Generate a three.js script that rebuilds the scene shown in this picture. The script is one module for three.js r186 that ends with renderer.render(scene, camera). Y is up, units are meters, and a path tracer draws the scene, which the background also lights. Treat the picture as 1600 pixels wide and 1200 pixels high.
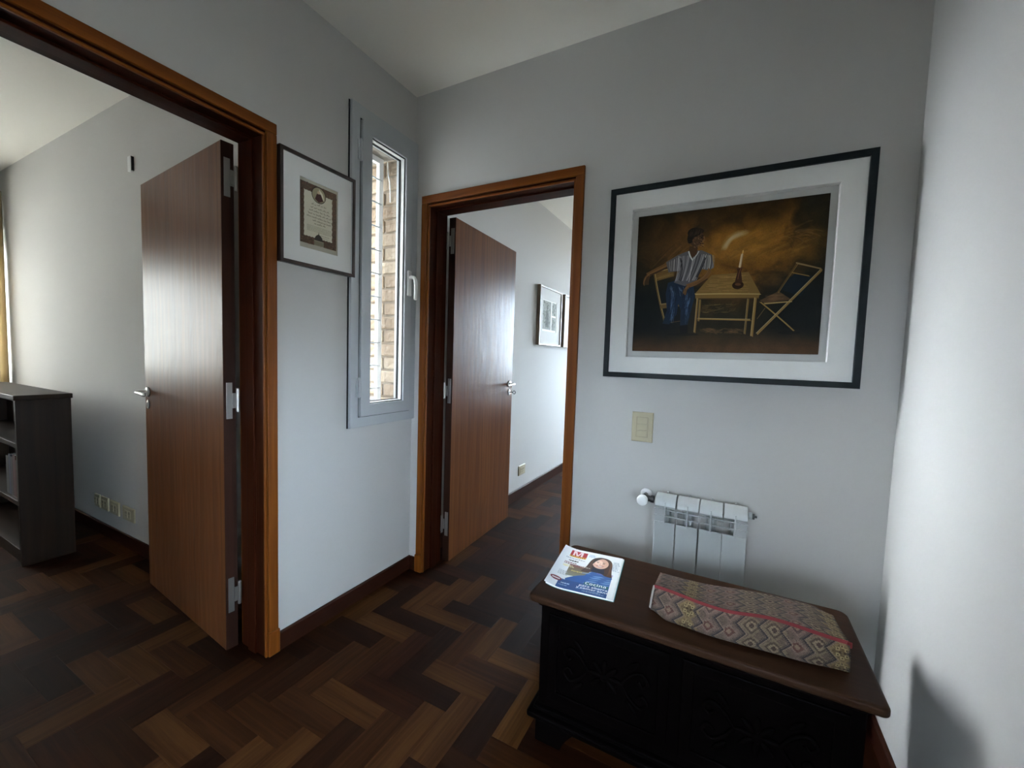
import * as THREE from 'three';
import { RoundedBoxGeometry } from 'three/addons/geometries/RoundedBoxGeometry.js';
import { RectAreaLightUniformsLib } from 'three/addons/lights/RectAreaLightUniformsLib.js';
import { mergeGeometries } from 'three/addons/utils/BufferGeometryUtils.js';

// ───────────────────────── camera, sky, exposure ─────────────────────────
const scene = new THREE.Scene();
const camera = new THREE.PerspectiveCamera(85.575, 4 / 3, 0.02, 200);
camera.position.set(1.5994, 1.2421, 1.816);
camera.rotation.set(THREE.MathUtils.degToRad(-3.616), THREE.MathUtils.degToRad(27.799), THREE.MathUtils.degToRad(1.847), 'YXZ');

// hazy bright sky: even bluish cloud light, with the broad glow of a veiled sun low in the west (-x)
{
  const w = 256, h = 128, d = new Float32Array(w * h * 4), sun = new THREE.Vector3(-1, 0.42, -0.06).normalize(), v = new THREE.Vector3();
  for (let y = 0; y < h; y++) for (let x = 0; x < w; x++) {
    const up = ((y + 0.5) / h - 0.5) * Math.PI, round = ((x + 0.5) / w - 0.5) * 2 * Math.PI;
    v.set(Math.cos(round) * Math.cos(up), Math.sin(up), Math.sin(round) * Math.cos(up));
    const a = v.angleTo(sun) / 0.85, glow = 2.9 * Math.exp(-a * a);
    d.set([0.7 + glow * 0.93, 0.88 + glow, 1.06 + glow * 1.04, 1], (y * w + x) * 4);
  }
  const sky = new THREE.DataTexture(d, w, h, THREE.RGBAFormat, THREE.FloatType);
  sky.mapping = THREE.EquirectangularReflectionMapping; sky.magFilter = THREE.LinearFilter; sky.needsUpdate = true;
  scene.background = sky;
}

// daylight entering at the middle of each window that lights the rooms from outside the frame
RectAreaLightUniformsLib.init();
function daylight(w, h, at, towards, strength) {
  const l = new THREE.RectAreaLight(new THREE.Color().setRGB(0.84, 0.96, 1.06), strength, w, h);
  l.position.set(...at); l.lookAt(...towards); scene.add(l);
}
daylight(0.7, 0.5, [2.05, 1.03, 2.02], [0.05, 0.2, 1.75], 0.07);       // side window of the hall
daylight(0.5, 0.55, [1.175, 1.25, 3.55], [1.15, 0.2, 0.4], 0.05);     // front window of the hall
daylight(1.3, 1.2, [0.95, 1.5, -4.14], [0.7, 0.9, -1], 0.12);          // far room window
daylight(1.7, 1.0, [-3.72, 1.54, 1.85], [-1, 0.9, 1.5], 0.02);        // left room window

const renderer = new THREE.WebGLRenderer({ antialias: true });
renderer.toneMapping = THREE.LinearToneMapping;
renderer.toneMappingExposure = 44;
renderer.shadowMap.enabled = true;

// ───────────────────────── room dimensions ─────────────────────────
const H = 2.64, W = 2.0955, T = 0.155;          // hall height, width, wall thickness
const HALL_Z = 3.6;                             // front end of the hall, behind the camera
const SX = -3.85, SZ = 0.70;                    // study: left wall, back wall
const BX = -0.01, BR = 2.9, BZ = -4.2;          // bedroom: left, right, far wall

// ───────────────────────── helpers ─────────────────────────
function rng(seed) { let s = seed >>> 0; return () => { s = (s + 0x6d2b79f5) | 0; let t = Math.imul(s ^ (s >>> 15), 1 | s); t = (t + Math.imul(t ^ (t >>> 7), 61 | t)) ^ t; return ((t ^ (t >>> 14)) >>> 0) / 4294967296; }; }
const R = rng(20240);
const used = new Map();
function numbered(name) { const n = used.get(name) ?? 0; used.set(name, n + 1); return n ? `${name}_${String(n).padStart(3, '0')}` : name; }
function mesh(name, geo, mat, parent) {
  const m = new THREE.Mesh(Array.isArray(geo) ? merge(geo) : geo, mat);
  m.name = parent ? name : numbered(name); m.castShadow = m.receiveShadow = true;
  (parent ?? scene).add(m); return m;
}
function group(name, label, category, pos = [0, 0, 0], ry = 0, grp) {
  const g = new THREE.Group(); g.name = numbered(name); g.position.set(...pos); g.rotation.y = ry;
  if (label) g.userData.label = label;
  if (category) g.userData.category = category;
  if (grp) g.userData.group = grp;
  scene.add(g); return g;
}
function struct(name, geo, mat, label) { const m = mesh(name, geo, mat); m.userData.kind = 'structure'; if (label) m.userData.label = label; return m; }
function structGroup(name, label, pos = [0, 0, 0], ry = 0) { const g = group(name, label, null, pos, ry); g.userData.kind = 'structure'; return g; }
function merge(list) {
  const l = list.map((g) => { const q = g.index ? g.toNonIndexed() : g; for (const k of Object.keys(q.attributes)) if (!['position', 'normal', 'uv', 'color'].includes(k)) q.deleteAttribute(k); return q; });
  const hasColor = l.every((g) => g.attributes.color);
  if (!hasColor) l.forEach((g) => g.deleteAttribute('color'));
  return mergeGeometries(l, false);
}
// uv in metres from position, grain (v) running along the given axis
function uvMetres(g, along = 1, ou = 0, ov = 0) {
  if (!g.attributes.normal) g.computeVertexNormals();
  const q = g.index ? g.toNonIndexed() : g, p = q.attributes.position, uv = new Float32Array(p.count * 2);
  const a = new THREE.Vector3(), b = new THREE.Vector3(), c = new THREE.Vector3();
  for (let i = 0; i < p.count; i += 3) {
    a.fromBufferAttribute(p, i); b.fromBufferAttribute(p, i + 1); c.fromBufferAttribute(p, i + 2);
    const n = b.clone().sub(a).cross(c.clone().sub(a)), A = [Math.abs(n.x), Math.abs(n.y), Math.abs(n.z)];
    const k = A[0] >= A[1] && A[0] >= A[2] ? 0 : A[1] >= A[2] ? 1 : 2;
    const rest = [0, 1, 2].filter((x) => x !== k);
    const v = rest.includes(along) ? along : rest[1], u = rest.find((x) => x !== v);
    for (let j = 0; j < 3; j++) { const P = [p.getX(i + j), p.getY(i + j), p.getZ(i + j)]; uv[(i + j) * 2] = P[u] + ou; uv[(i + j) * 2 + 1] = P[v] + ov; }
  }
  q.setAttribute('uv', new THREE.BufferAttribute(uv, 2));
  return q;
}
// box from min to max corner
function bx(x0, y0, z0, x1, y1, z1, r = 0, along = 1, seg = 2) {
  const w = x1 - x0, h = y1 - y0, d = z1 - z0;
  const g = r > 0 ? new RoundedBoxGeometry(w, h, d, seg, Math.min(r, w * 0.49, h * 0.49, d * 0.49)) : new THREE.BoxGeometry(w, h, d);
  g.translate((x0 + x1) / 2, (y0 + y1) / 2, (z0 + z1) / 2);
  return uvMetres(g, along, x0 * 3.7 + z0 * 1.9, y0 * 2.3);
}
function cyl(r0, r1, h, seg = 24) { return new THREE.CylinderGeometry(r1, r0, h, seg); }   // along +y, r0 at the bottom
function lathe(pts, seg = 32) { return new THREE.LatheGeometry(pts.map(([x, y]) => new THREE.Vector2(x, y)), seg); }
function tube(pts, r, seg = 24, rad = 10) { return new THREE.TubeGeometry(new THREE.CatmullRomCurve3(pts.map((p) => new THREE.Vector3(...p))), seg, r, rad); }
// extruded wall in a vertical plane. axis 'x': wall whose plane is x = const (shape in z,y); axis 'z': plane z = const (shape in x,y)
function wallGeo(axis, lo, hi, a0, a1, y0, y1, holes = []) {
  const s = new THREE.Shape(); s.moveTo(a0, y0);
  for (const [h0, h1, v0, v1] of holes) if (v0 <= y0) { s.lineTo(h0, y0); s.lineTo(h0, v1); s.lineTo(h1, v1); s.lineTo(h1, y0); }   // doorways
  s.lineTo(a1, y0); s.lineTo(a1, y1); s.lineTo(a0, y1); s.closePath();
  for (const [h0, h1, v0, v1] of holes) if (v0 > y0) {
    const p = new THREE.Path(); p.moveTo(h0, v0); p.lineTo(h0, v1); p.lineTo(h1, v1); p.lineTo(h1, v0); p.closePath(); s.holes.push(p);
  }
  const g = new THREE.ExtrudeGeometry(s, { depth: hi - lo, bevelEnabled: false });
  if (axis === 'z') g.translate(0, 0, lo);
  else { g.rotateY(-Math.PI / 2); g.translate(hi, 0, 0); }   // local x -> +z, local z -> -x
  g.computeVertexNormals();
  return uvMetres(g, 1);
}
// picture-frame ring in the xy plane, from z0 forward by d
function ring(x0, y0, x1, y1, ix0, iy0, ix1, iy1, z0, d, bevel = 0, along = 1) {
  const s = new THREE.Shape(); s.moveTo(x0 + bevel, y0 + bevel); s.lineTo(x1 - bevel, y0 + bevel); s.lineTo(x1 - bevel, y1 - bevel); s.lineTo(x0 + bevel, y1 - bevel); s.closePath();
  const p = new THREE.Path(); p.moveTo(ix0 - bevel, iy0 - bevel); p.lineTo(ix0 - bevel, iy1 + bevel); p.lineTo(ix1 + bevel, iy1 + bevel); p.lineTo(ix1 + bevel, iy0 - bevel); p.closePath(); s.holes.push(p);
  const g = new THREE.ExtrudeGeometry(s, { depth: d - 2 * bevel, bevelEnabled: bevel > 0, bevelThickness: bevel, bevelSize: bevel, bevelSegments: 2 });
  g.translate(0, 0, z0 + bevel);
  return uvMetres(g, along);
}
// thin flat panel with uv 0..1 for a print, facing +z
function print(x0, y0, x1, y1, z) { const g = new THREE.PlaneGeometry(x1 - x0, y1 - y0); g.translate((x0 + x1) / 2, (y0 + y1) / 2, z); return g; }

// ───────────────────────── noise and textures ─────────────────────────
const PERM = (() => { const r = rng(77), p = [...Array(256).keys()]; for (let i = 255; i > 0; i--) { const j = Math.floor(r() * (i + 1)); [p[i], p[j]] = [p[j], p[i]]; } return p; })();
function vnoise(x, y, px = 0, py = 0) {   // value noise, periodic over px, py cells when given
  const xi = Math.floor(x), yi = Math.floor(y), fx = x - xi, fy = y - yi, m = (a, p) => (p ? ((a % p) + p) % p : a);
  const h = (a, b) => PERM[(PERM[m(a, px) & 255] + m(b, py)) & 255] / 255;
  const sx = fx * fx * (3 - 2 * fx), sy = fy * fy * (3 - 2 * fy);
  const t = h(xi, yi) + (h(xi + 1, yi) - h(xi, yi)) * sx, b = h(xi, yi + 1) + (h(xi + 1, yi + 1) - h(xi, yi + 1)) * sx;
  return t + (b - t) * sy;
}
function fbm(x, y, px, py, o = 4) { let s = 0, a = 0.5, n = 0; for (let i = 0; i < o; i++) { s += a * vnoise(x, y, px, py); n += a; x *= 2; y *= 2; px *= 2; py *= 2; a *= 0.5; } return s / n; }
function dataTex(w, h, f, srgb, repeat) {   // f(u,v) -> [r,g,b] in 0..255
  const d = new Uint8Array(w * h * 4);
  for (let y = 0; y < h; y++) for (let x = 0; x < w; x++) { const c = f(x / w, y / h), o = (y * w + x) * 4; d[o] = c[0]; d[o + 1] = c[1]; d[o + 2] = c[2]; d[o + 3] = 255; }
  const t = new THREE.DataTexture(d, w, h); t.wrapS = t.wrapT = THREE.RepeatWrapping; t.magFilter = THREE.LinearFilter; t.minFilter = THREE.LinearMipmapLinearFilter; t.generateMipmaps = true;
  if (srgb) t.colorSpace = THREE.SRGBColorSpace;
  if (repeat) t.repeat.set(...repeat);
  t.needsUpdate = true; return t;
}
const mix = (a, b, t) => a + (b - a) * t, mix3 = (a, b, t) => [mix(a[0], b[0], t), mix(a[1], b[1], t), mix(a[2], b[2], t)];
const clamp = (x) => Math.max(0, Math.min(1, x));
function woodTex(light, dark, period = [0.5, 1.0], fx = 40, fy = 2) {
  return dataTex(384, 768, (u, v) => {
    const warp = (vnoise(u * 6, v * 3, 6, 3) - 0.5) * 1.6;
    const s = fbm(u * fx + warp, v * fy, fx, fy, 4), fine = vnoise(u * fx * 5, v * fy * 5, fx * 5, fy * 5), broad = vnoise(u * 5, v * 2, 5, 2);
    const t = clamp(0.15 + (s - 0.35) * 1.2 + (fine - 0.5) * 0.25 + (broad - 0.5) * 0.35);
    return mix3(light, dark, t);
  }, true, [1 / period[0], 1 / period[1]]);
}
function canvasTex(w, h, draw) {
  const c = document.createElement('canvas'); c.width = w; c.height = h; const g = c.getContext('2d'); draw(g, w, h);
  const t = new THREE.CanvasTexture(c); t.colorSpace = THREE.SRGBColorSpace; t.magFilter = THREE.LinearFilter; return t;
}
const plasterBump = dataTex(256, 256, (u, v) => { const k = 255 * (0.55 * fbm(u * 10, v * 10, 10, 10, 4) + 0.45 * fbm(u * 60, v * 60, 60, 60, 2)); return [k, k, k]; }, false, [1 / 0.7, 1 / 0.7]);
const varnishBump = dataTex(512, 512, (u, v) => {
  const w = (vnoise(u * 4, v * 5, 4, 5) - 0.5) * 2.2;
  const k = 255 * (0.65 * fbm(u * 9 + w, v * 5, 9, 5, 3) + 0.35 * vnoise(u * 30 + w, v * 8, 30, 8)); return [k, k, k];
}, false, [1 / 0.6, 1 / 0.9]);
const fineBump = dataTex(128, 128, (u, v) => { const k = 255 * vnoise(u * 64, v * 64, 64, 64); return [k, k, k]; }, false, [1 / 0.08, 1 / 0.08]);

const std = (o) => new THREE.MeshStandardMaterial(o), phy = (o) => new THREE.MeshPhysicalMaterial(o);
const M = {
  wall: std({ color: new THREE.Color().setRGB(0.55, 0.535, 0.51), roughness: 0.92, bumpMap: plasterBump, bumpScale: 0.0005 }),
  ceiling: std({ color: new THREE.Color().setRGB(0.66, 0.63, 0.57), roughness: 0.95, bumpMap: plasterBump, bumpScale: 0.0005 }),
  outside: std({ color: new THREE.Color().setRGB(0.25, 0.22, 0.18), roughness: 0.95, bumpMap: plasterBump, bumpScale: 0.003 }),
  mortar: std({ color: new THREE.Color().setRGB(0.22, 0.17, 0.12), roughness: 1, bumpMap: plasterBump, bumpScale: 0.004 }),
  ground: std({ color: new THREE.Color().setRGB(0.11, 0.095, 0.07), roughness: 1, bumpMap: plasterBump, bumpScale: 0.004 }),
  slab: std({ color: new THREE.Color().setRGB(0.03, 0.015, 0.008), roughness: 0.9 }),
  door: phy({ map: woodTex([112, 68, 38], [80, 45, 24], [0.45, 1.3], 34, 2), roughness: 0.32, specularIntensity: 0.18, bumpMap: varnishBump, bumpScale: 0.0011 }),
  doorEdge: phy({ map: woodTex([54, 28, 18], [38, 19, 12], [0.4, 1.1], 30, 2), roughness: 0.6, specularIntensity: 0.3 }),
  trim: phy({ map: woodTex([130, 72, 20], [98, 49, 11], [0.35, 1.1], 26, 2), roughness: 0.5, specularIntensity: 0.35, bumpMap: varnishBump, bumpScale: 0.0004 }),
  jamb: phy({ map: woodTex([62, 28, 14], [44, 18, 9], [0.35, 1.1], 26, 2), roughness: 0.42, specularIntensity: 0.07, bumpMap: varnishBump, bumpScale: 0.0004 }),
  base: phy({ map: woodTex([54, 24, 11], [38, 16, 8], [0.35, 1.1], 20, 2), roughness: 0.5, specularIntensity: 0.3 }),
  parquet: phy({ map: woodTex([255, 246, 232], [172, 150, 130], [0.2, 0.62], 22, 2), vertexColors: true, roughness: 0.6, specularIntensity: 0.1, bumpMap: varnishBump, bumpScale: 0.0003 }),
  frameMetal: std({ color: new THREE.Color().setRGB(0.45, 0.47, 0.48), roughness: 0.55 }),
  whiteMetal: std({ color: new THREE.Color().setRGB(0.8, 0.8, 0.78), roughness: 0.45 }),
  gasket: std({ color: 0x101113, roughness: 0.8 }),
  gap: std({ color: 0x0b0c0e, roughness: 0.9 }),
  glass: phy({ color: 0xffffff, transmission: 1, thickness: 0, roughness: 0.0, ior: 1.45 }),
  picGlass: phy({ color: 0xffffff, transmission: 1, thickness: 0, roughness: 0.02, ior: 1.3, specularIntensity: 0.12 }),
  whitePlastic: std({ color: new THREE.Color().setRGB(0.82, 0.82, 0.8), roughness: 0.35 }),
  cream: std({ color: new THREE.Color().setRGB(0.46, 0.4, 0.26), roughness: 0.45 }),
  creamDark: std({ color: new THREE.Color().setRGB(0.34, 0.29, 0.18), roughness: 0.45 }),
  slot: std({ color: 0x1a1713, roughness: 0.8 }),
  steel: std({ color: new THREE.Color().setRGB(0.62, 0.61, 0.58), roughness: 0.28, metalness: 1 }),
  steelDull: std({ color: new THREE.Color().setRGB(0.34, 0.33, 0.31), roughness: 0.42, metalness: 0.9 }),
  darkMetal: std({ color: new THREE.Color().setRGB(0.06, 0.06, 0.06), roughness: 0.45, metalness: 0.6 }),
  radiator: std({ color: new THREE.Color().setRGB(0.46, 0.475, 0.465), roughness: 0.35 }),
  frameBlack: phy({ color: new THREE.Color().setRGB(0.008, 0.011, 0.013), roughness: 0.5, specularIntensity: 0.3 }),
  frameBrown: phy({ map: woodTex([52, 32, 24], [26, 15, 11], [0.2, 0.6], 22, 2), roughness: 0.4, clearcoat: 0.3, clearcoatRoughness: 0.3 }),
  frameTaupe: phy({ map: woodTex([132, 112, 90], [96, 80, 62], [0.2, 0.6], 30, 2), roughness: 0.5 }),
  mat: std({ color: new THREE.Color().setRGB(0.76, 0.75, 0.72), roughness: 0.95, bumpMap: fineBump, bumpScale: 0.0001 }),
  matInner: std({ color: new THREE.Color().setRGB(0.6, 0.595, 0.57), roughness: 0.95 }),
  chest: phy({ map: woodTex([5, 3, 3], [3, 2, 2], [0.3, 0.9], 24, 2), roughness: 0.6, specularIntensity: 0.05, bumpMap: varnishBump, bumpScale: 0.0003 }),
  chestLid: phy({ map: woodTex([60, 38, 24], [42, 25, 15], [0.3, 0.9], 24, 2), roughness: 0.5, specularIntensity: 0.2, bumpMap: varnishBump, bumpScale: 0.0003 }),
  paper: std({ color: new THREE.Color().setRGB(0.78, 0.78, 0.76), roughness: 0.8 }),
  teal: std({ color: new THREE.Color().setRGB(0.05, 0.28, 0.3), roughness: 0.6 }),
  red: std({ color: new THREE.Color().setRGB(0.19, 0.014, 0.017), roughness: 0.85, bumpMap: fineBump, bumpScale: 0.0004 }),
  lining: std({ color: new THREE.Color().setRGB(0.36, 0.31, 0.27), roughness: 0.95 }),
  sheer: phy({ color: new THREE.Color().setRGB(0.8, 0.76, 0.69), roughness: 1, transmission: 0.24, thickness: 0 }),
  curtain: phy({ color: new THREE.Color().setRGB(0.5, 0.37, 0.18), roughness: 0.95, transmission: 0.45, thickness: 0, bumpMap: fineBump, bumpScale: 0.0003 }),
  bookcase: phy({ map: woodTex([46, 31, 20], [31, 20, 12], [0.35, 1.0], 26, 2), roughness: 0.5, specularIntensity: 0.35 }),
};

for (const k of ['wall', 'door', 'doorEdge', 'trim', 'jamb', 'base', 'parquet', 'frameMetal', 'whiteMetal', 'whitePlastic', 'cream', 'creamDark', 'radiator', 'frameTaupe', 'mat', 'matInner', 'chestLid', 'red', 'curtain', 'bookcase', 'outside', 'mortar', 'lining', 'ground']) M[k].color.multiplyScalar(0.77);   // base colours evenly darkened, so less light bounces between surfaces

// ───────────────────────── room shell ─────────────────────────
const DOOR1 = [0.845, 1.712], DOOR2 = [0.105, 0.93], HEAD = 2.045;      // clear openings
const WIN = { z0: 0.072, z1: 0.372, y0: 0.955, y1: 2.305 };
const HALLWIN = { x0: 0.8, x1: 1.5, y0: 0.95, y1: 1.58 };
const SIDEWIN = { z0: 1.55, z1: 2.5, y0: 0.7, y1: 1.36 };
const STUDYWIN = { z0: 0.76, z1: 2.9, y0: 0.98, y1: 2.1 };
const BEDWIN = { x0: 0.15, x1: 1.75, y0: 0.8, y1: 2.3 };

struct('wall_left', wallGeo('x', -T, 0, -T, HALL_Z + 0.15, 0, H, [[WIN.z0, WIN.z1, WIN.y0, WIN.y1], [DOOR1[0] - 0.02, DOOR1[1] + 0.02, 0, HEAD + 0.02]]), M.wall);
struct('wall_back', wallGeo('z', -T, 0, 0, BR + 0.15, 0, H, [[DOOR2[0] - 0.02, DOOR2[1] + 0.02, 0, HEAD + 0.02]]), M.wall);
struct('wall_right', wallGeo('x', W, W + 0.15, 0, HALL_Z + 0.15, 0, H, [[SIDEWIN.z0, SIDEWIN.z1, SIDEWIN.y0, SIDEWIN.y1]]), M.wall);
struct('wall_front', wallGeo('z', HALL_Z, HALL_Z + 0.15, 0, W, 0, H, [[HALLWIN.x0, HALLWIN.x1, HALLWIN.y0, HALLWIN.y1]]), M.wall);
struct('wall_study_back', wallGeo('z', SZ - 0.15, SZ, SX - 0.15, -T, 0, H), M.wall);
struct('wall_study_left', wallGeo('x', SX - 0.15, SX, SZ, HALL_Z, 0, H, [[STUDYWIN.z0, STUDYWIN.z1, STUDYWIN.y0, STUDYWIN.y1]]), M.wall);
struct('wall_study_front', wallGeo('z', HALL_Z, HALL_Z + 0.15, SX - 0.15, -T, 0, H), M.wall);
struct('wall_bedroom_left', wallGeo('x', BX - 0.15, BX, BZ - 0.15, -T, 0, H), M.wall);
struct('wall_bedroom_right', wallGeo('x', BR, BR + 0.15, BZ - 0.15, -T, 0, H), M.wall);
struct('wall_bedroom_back', wallGeo('z', BZ - 0.15, BZ, BX, BR, 0, H, [[BEDWIN.x0, BEDWIN.x1, BEDWIN.y0, BEDWIN.y1]]), M.wall);
struct('ceiling', bx(-T, H, -T, W + 0.15, H + 0.16, HALL_Z + 0.15), M.ceiling);
struct('ceiling_study', bx(SX - 0.15, H, SZ - 0.15, -T, H + 0.16, HALL_Z + 0.15), M.ceiling);
struct('ceiling_bedroom', bx(BX - 0.15, H, BZ - 0.15, BR + 0.15, H + 0.16, -T), M.ceiling);
struct('added_eave', bx(-1.4, 2.8, -0.15, -T, 2.95, SZ - 0.15), M.outside);  // unseen overhang, added to keep sky light off the window bricks
struct('ground', bx(-30, -0.4, -30, 30, -0.15, 30), M.ground);

// ───────────────────────── parquet floor ─────────────────────────
{
  const floor = structGroup('floor');
  mesh('subfloor', [bx(-T, -0.15, -T, W + 0.15, -0.008, HALL_Z + 0.15), bx(SX - 0.15, -0.15, SZ - 0.15, -T, -0.008, HALL_Z + 0.15), bx(BX - 0.15, -0.15, BZ - 0.15, BR + 0.15, -0.008, -T)], M.slab, floor);
  const w = 0.0933, L = 3 * w, gap = 0.0005;
  const tones = [[0.018, 0.0058, 0.002], [0.026, 0.0088, 0.003], [0.044, 0.0158, 0.005], [0.072, 0.03, 0.0095], [0.108, 0.049, 0.0155], [0.03, 0.0088, 0.003]];
  const odds = [0, 0, 0, 0, 1, 1, 1, 1, 2, 2, 2, 3, 3, 4, 5, 5];
  const r = rng(5), geos = [];
  for (let t = 0; t < tones.length; t++) for (let k = 0; k < 5; k++) {
    const g = new THREE.BoxGeometry(w - gap, 0.012, L - gap).toNonIndexed();
    uvMetres(g, 2, r() * 3, r() * 3);
    const c = new Float32Array(g.attributes.position.count * 3);
    for (let i = 0; i < c.length; i += 3) c.set(tones[t], i);
    g.setAttribute('color', new THREE.BufferAttribute(c, 3));
    geos.push(g);
  }
  const inside = (x, z) => (x > -T - 0.02 && x < W + 0.1 && z > -T - 0.02 && z < HALL_Z + 0.1) || (x > SX - 0.1 && x < 0 && z > SZ - 0.1 && z < HALL_Z + 0.1) || (x > BX - 0.1 && x < BR + 0.1 && z > BZ - 0.1 && z < 0);
  // blocks whose tone the room shows: [x, z, tone]
  const known = [[0.238, 0.143, 3], [0.07, 0.345, 3], [0.872, 0.36, 4], [0.74, 0.54, 3], [0.848, 0.627, 3], [1.018, 0.561, 4], [0.933, 0.66, 0], [0.762, 0.193, 3], [0.664, 0.655, 0], [0.345, 0.9, 2]];
  const cells = [];
  const toneAt = (x, z, vertical, other) => { const k = known.find(([a, b]) => Math.abs(a - x) < (vertical ? w : L) / 2 && Math.abs(b - z) < (vertical ? L : w) / 2); return k ? k[2] : other === 4 ? 3 : other; };
  camera.updateMatrixWorld(true); camera.updateProjectionMatrix();
  const pv = new THREE.Vector3();
  for (let i = -70; i < 70; i++) for (let j = -40; j < 40; j++) for (const vertical of [0, 1]) {
    const u = i + 3 * j, v = i - 3 * j;
    const cu = vertical ? u + 0.5 : u + 1.5, cv = vertical ? v + 2.5 : v + 0.5;
    const x = 0.879 - cu * w, z = 0.504 + cv * w;
    if (!inside(x, z)) continue;
    pv.set(x, 0, z); const dist = pv.distanceTo(camera.position); pv.project(camera);
    const seen = pv.z < 1 && Math.abs(pv.x) < 1.12 && Math.abs(pv.y) < 1.12;
    const blocked = x > 1.1 && x < 2.1 && z > 0 && z < 0.75 || (x < -0.3 && z < 0.85 && x > -1.0);
    cells.push({ x, z, vertical, rank: (seen && !blocked ? 0 : 100) + dist, g: geos[toneAt(x, z, vertical, odds[Math.floor(r() * odds.length)]) * 5 + Math.floor(r() * 5)], dy: (r() - 0.5) * 0.0006, tilt: (r() - 0.5) * 0.003 });
  }
  cells.sort((a, b) => a.rank - b.rank);
  const rest = [];
  cells.forEach((c, n) => {
    if (n < 300) {
      const m = mesh('parquet_block', c.g, M.parquet, floor);
      m.position.set(c.x, -0.006 + c.dy, c.z); m.rotation.set(c.tilt, c.vertical ? 0 : Math.PI / 2, 0, 'YXZ');
    } else {
      const g = c.g.clone(); g.rotateX(c.tilt); if (!c.vertical) g.rotateY(Math.PI / 2); g.translate(c.x, -0.006 + c.dy, c.z); rest.push(g);
    }
  });
  mesh('parquet_blocks', rest, M.parquet, floor).userData.kind = 'stuff';
}

// ───────────────────────── baseboards ─────────────────────────
// profile in (out, up) extruded along an axis
function baseGeo(h, d, len) {
  const s = new THREE.Shape(); s.moveTo(0, 0); s.lineTo(d, 0); s.lineTo(d, h - 0.008); s.quadraticCurveTo(d, h, d - 0.008, h); s.lineTo(0, h); s.closePath();
  const g = new THREE.ExtrudeGeometry(s, { depth: len, bevelEnabled: false, curveSegments: 5 }); return uvMetres(g, 2);
}
function baseboard(name, from, len, turn, h = 0.076) {   // local x out of the wall, local z along it
  const m = mesh(name, baseGeo(h, 0.013, len), M.base); m.userData.kind = 'structure'; m.position.set(...from); m.rotation.y = turn; return m;
}
baseboard('baseboard_left', [0, 0, 0], 0.7925, 0);
baseboard('baseboard_left_front', [0, 0, 1.78], HALL_Z - 1.78, 0);
baseboard('baseboard_corner', [0.0135, 0, 0], 0.039, Math.PI / 2).scale.x = -1;
baseboard('baseboard_back', [0.983, 0, 0], W - 0.983 - 0.0135, Math.PI / 2).scale.x = -1;
baseboard('baseboard_right', [W, 0, HALL_Z], HALL_Z, Math.PI);
baseboard('baseboard_study', [SX, 0, SZ], -T - SX, Math.PI / 2).scale.x = -1;
baseboard('baseboard_bedroom', [BX, 0, BZ], -T - BZ - 0.03, 0, 0.09);

// ───────────────────────── door frames ─────────────────────────
// local frame: x across the opening (0..ow), y up, z out of the wall into the hall; wall from z = -T to 0
function doorFrame(name, label, ow, head, pos, ry) {
  const g = structGroup(name, label, pos, ry), cw = 0.04, p = 0.014;
  const c = (x0, y0, x1, y1, along) => bx(x0, y0, 0, x1, y1, p, 0.003, along);
  mesh('casing', c(-cw - 0.007, 0.1, -0.007, head + 0.015, 1), M.trim, g);
  mesh('casing', c(ow + 0.007, 0.1, ow + cw + 0.007, head + 0.015, 1), M.trim, g);
  mesh('head_casing', c(-cw - 0.007, head + 0.0155, ow + cw + 0.007, head + 0.0155 + cw, 0), M.trim, g);
  mesh('plinth_block', bx(-cw - 0.012, 0, 0, -0.004, 0.1, p + 0.005, 0.005), M.trim, g);
  mesh('plinth_block', bx(ow + 0.004, 0, 0, ow + cw + 0.012, 0.1, p + 0.005, 0.005), M.trim, g);
  // inner bead beside the casing
  mesh('bead', bx(-0.0068, 0, -0.004, 0.003, head, 0.008, 0.003), M.trim, g);
  mesh('bead', bx(ow - 0.003, 0, -0.004, ow + 0.0068, head, 0.008, 0.003), M.trim, g);
  mesh('bead', bx(-0.0068, head - 0.003, -0.004, ow + 0.0068, head + 0.0068, 0.008, 0.003, 0), M.trim, g);
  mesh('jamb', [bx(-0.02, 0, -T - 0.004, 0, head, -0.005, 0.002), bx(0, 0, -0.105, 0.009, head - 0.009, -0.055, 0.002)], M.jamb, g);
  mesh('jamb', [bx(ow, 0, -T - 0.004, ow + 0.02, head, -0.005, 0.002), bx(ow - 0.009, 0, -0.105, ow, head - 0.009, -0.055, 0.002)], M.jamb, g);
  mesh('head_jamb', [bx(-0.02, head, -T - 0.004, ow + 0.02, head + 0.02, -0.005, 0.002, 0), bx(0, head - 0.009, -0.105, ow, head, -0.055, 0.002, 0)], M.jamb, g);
  // casing on the far side
  const f = (x0, y0, x1, y1, along) => bx(x0, y0, -T - p, x1, y1, -T, 0.003, along);
  mesh('casing', f(-cw - 0.007, 0, -0.022, head + 0.015, 1), M.trim, g);
  mesh('casing', f(ow + 0.003, 0, ow + cw + 0.007, head + 0.015, 1), M.trim, g);
  mesh('head_casing', f(-cw - 0.007, head + 0.0215, ow + cw + 0.007, head + 0.0155 + cw, 0), M.trim, g);
  return g;
}
// hall's left wall faces +x: local x -> -z, local z -> +x
doorFrame('trim_1', 'brown wooden frame round the left doorway', DOOR1[1] - DOOR1[0], HEAD, [0, 0, DOOR1[1]], Math.PI / 2);
doorFrame('trim_2', 'orange brown wooden frame round the doorway in the painting wall', DOOR2[1] - DOOR2[0], HEAD, [DOOR2[0], 0, 0], 0);

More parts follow.
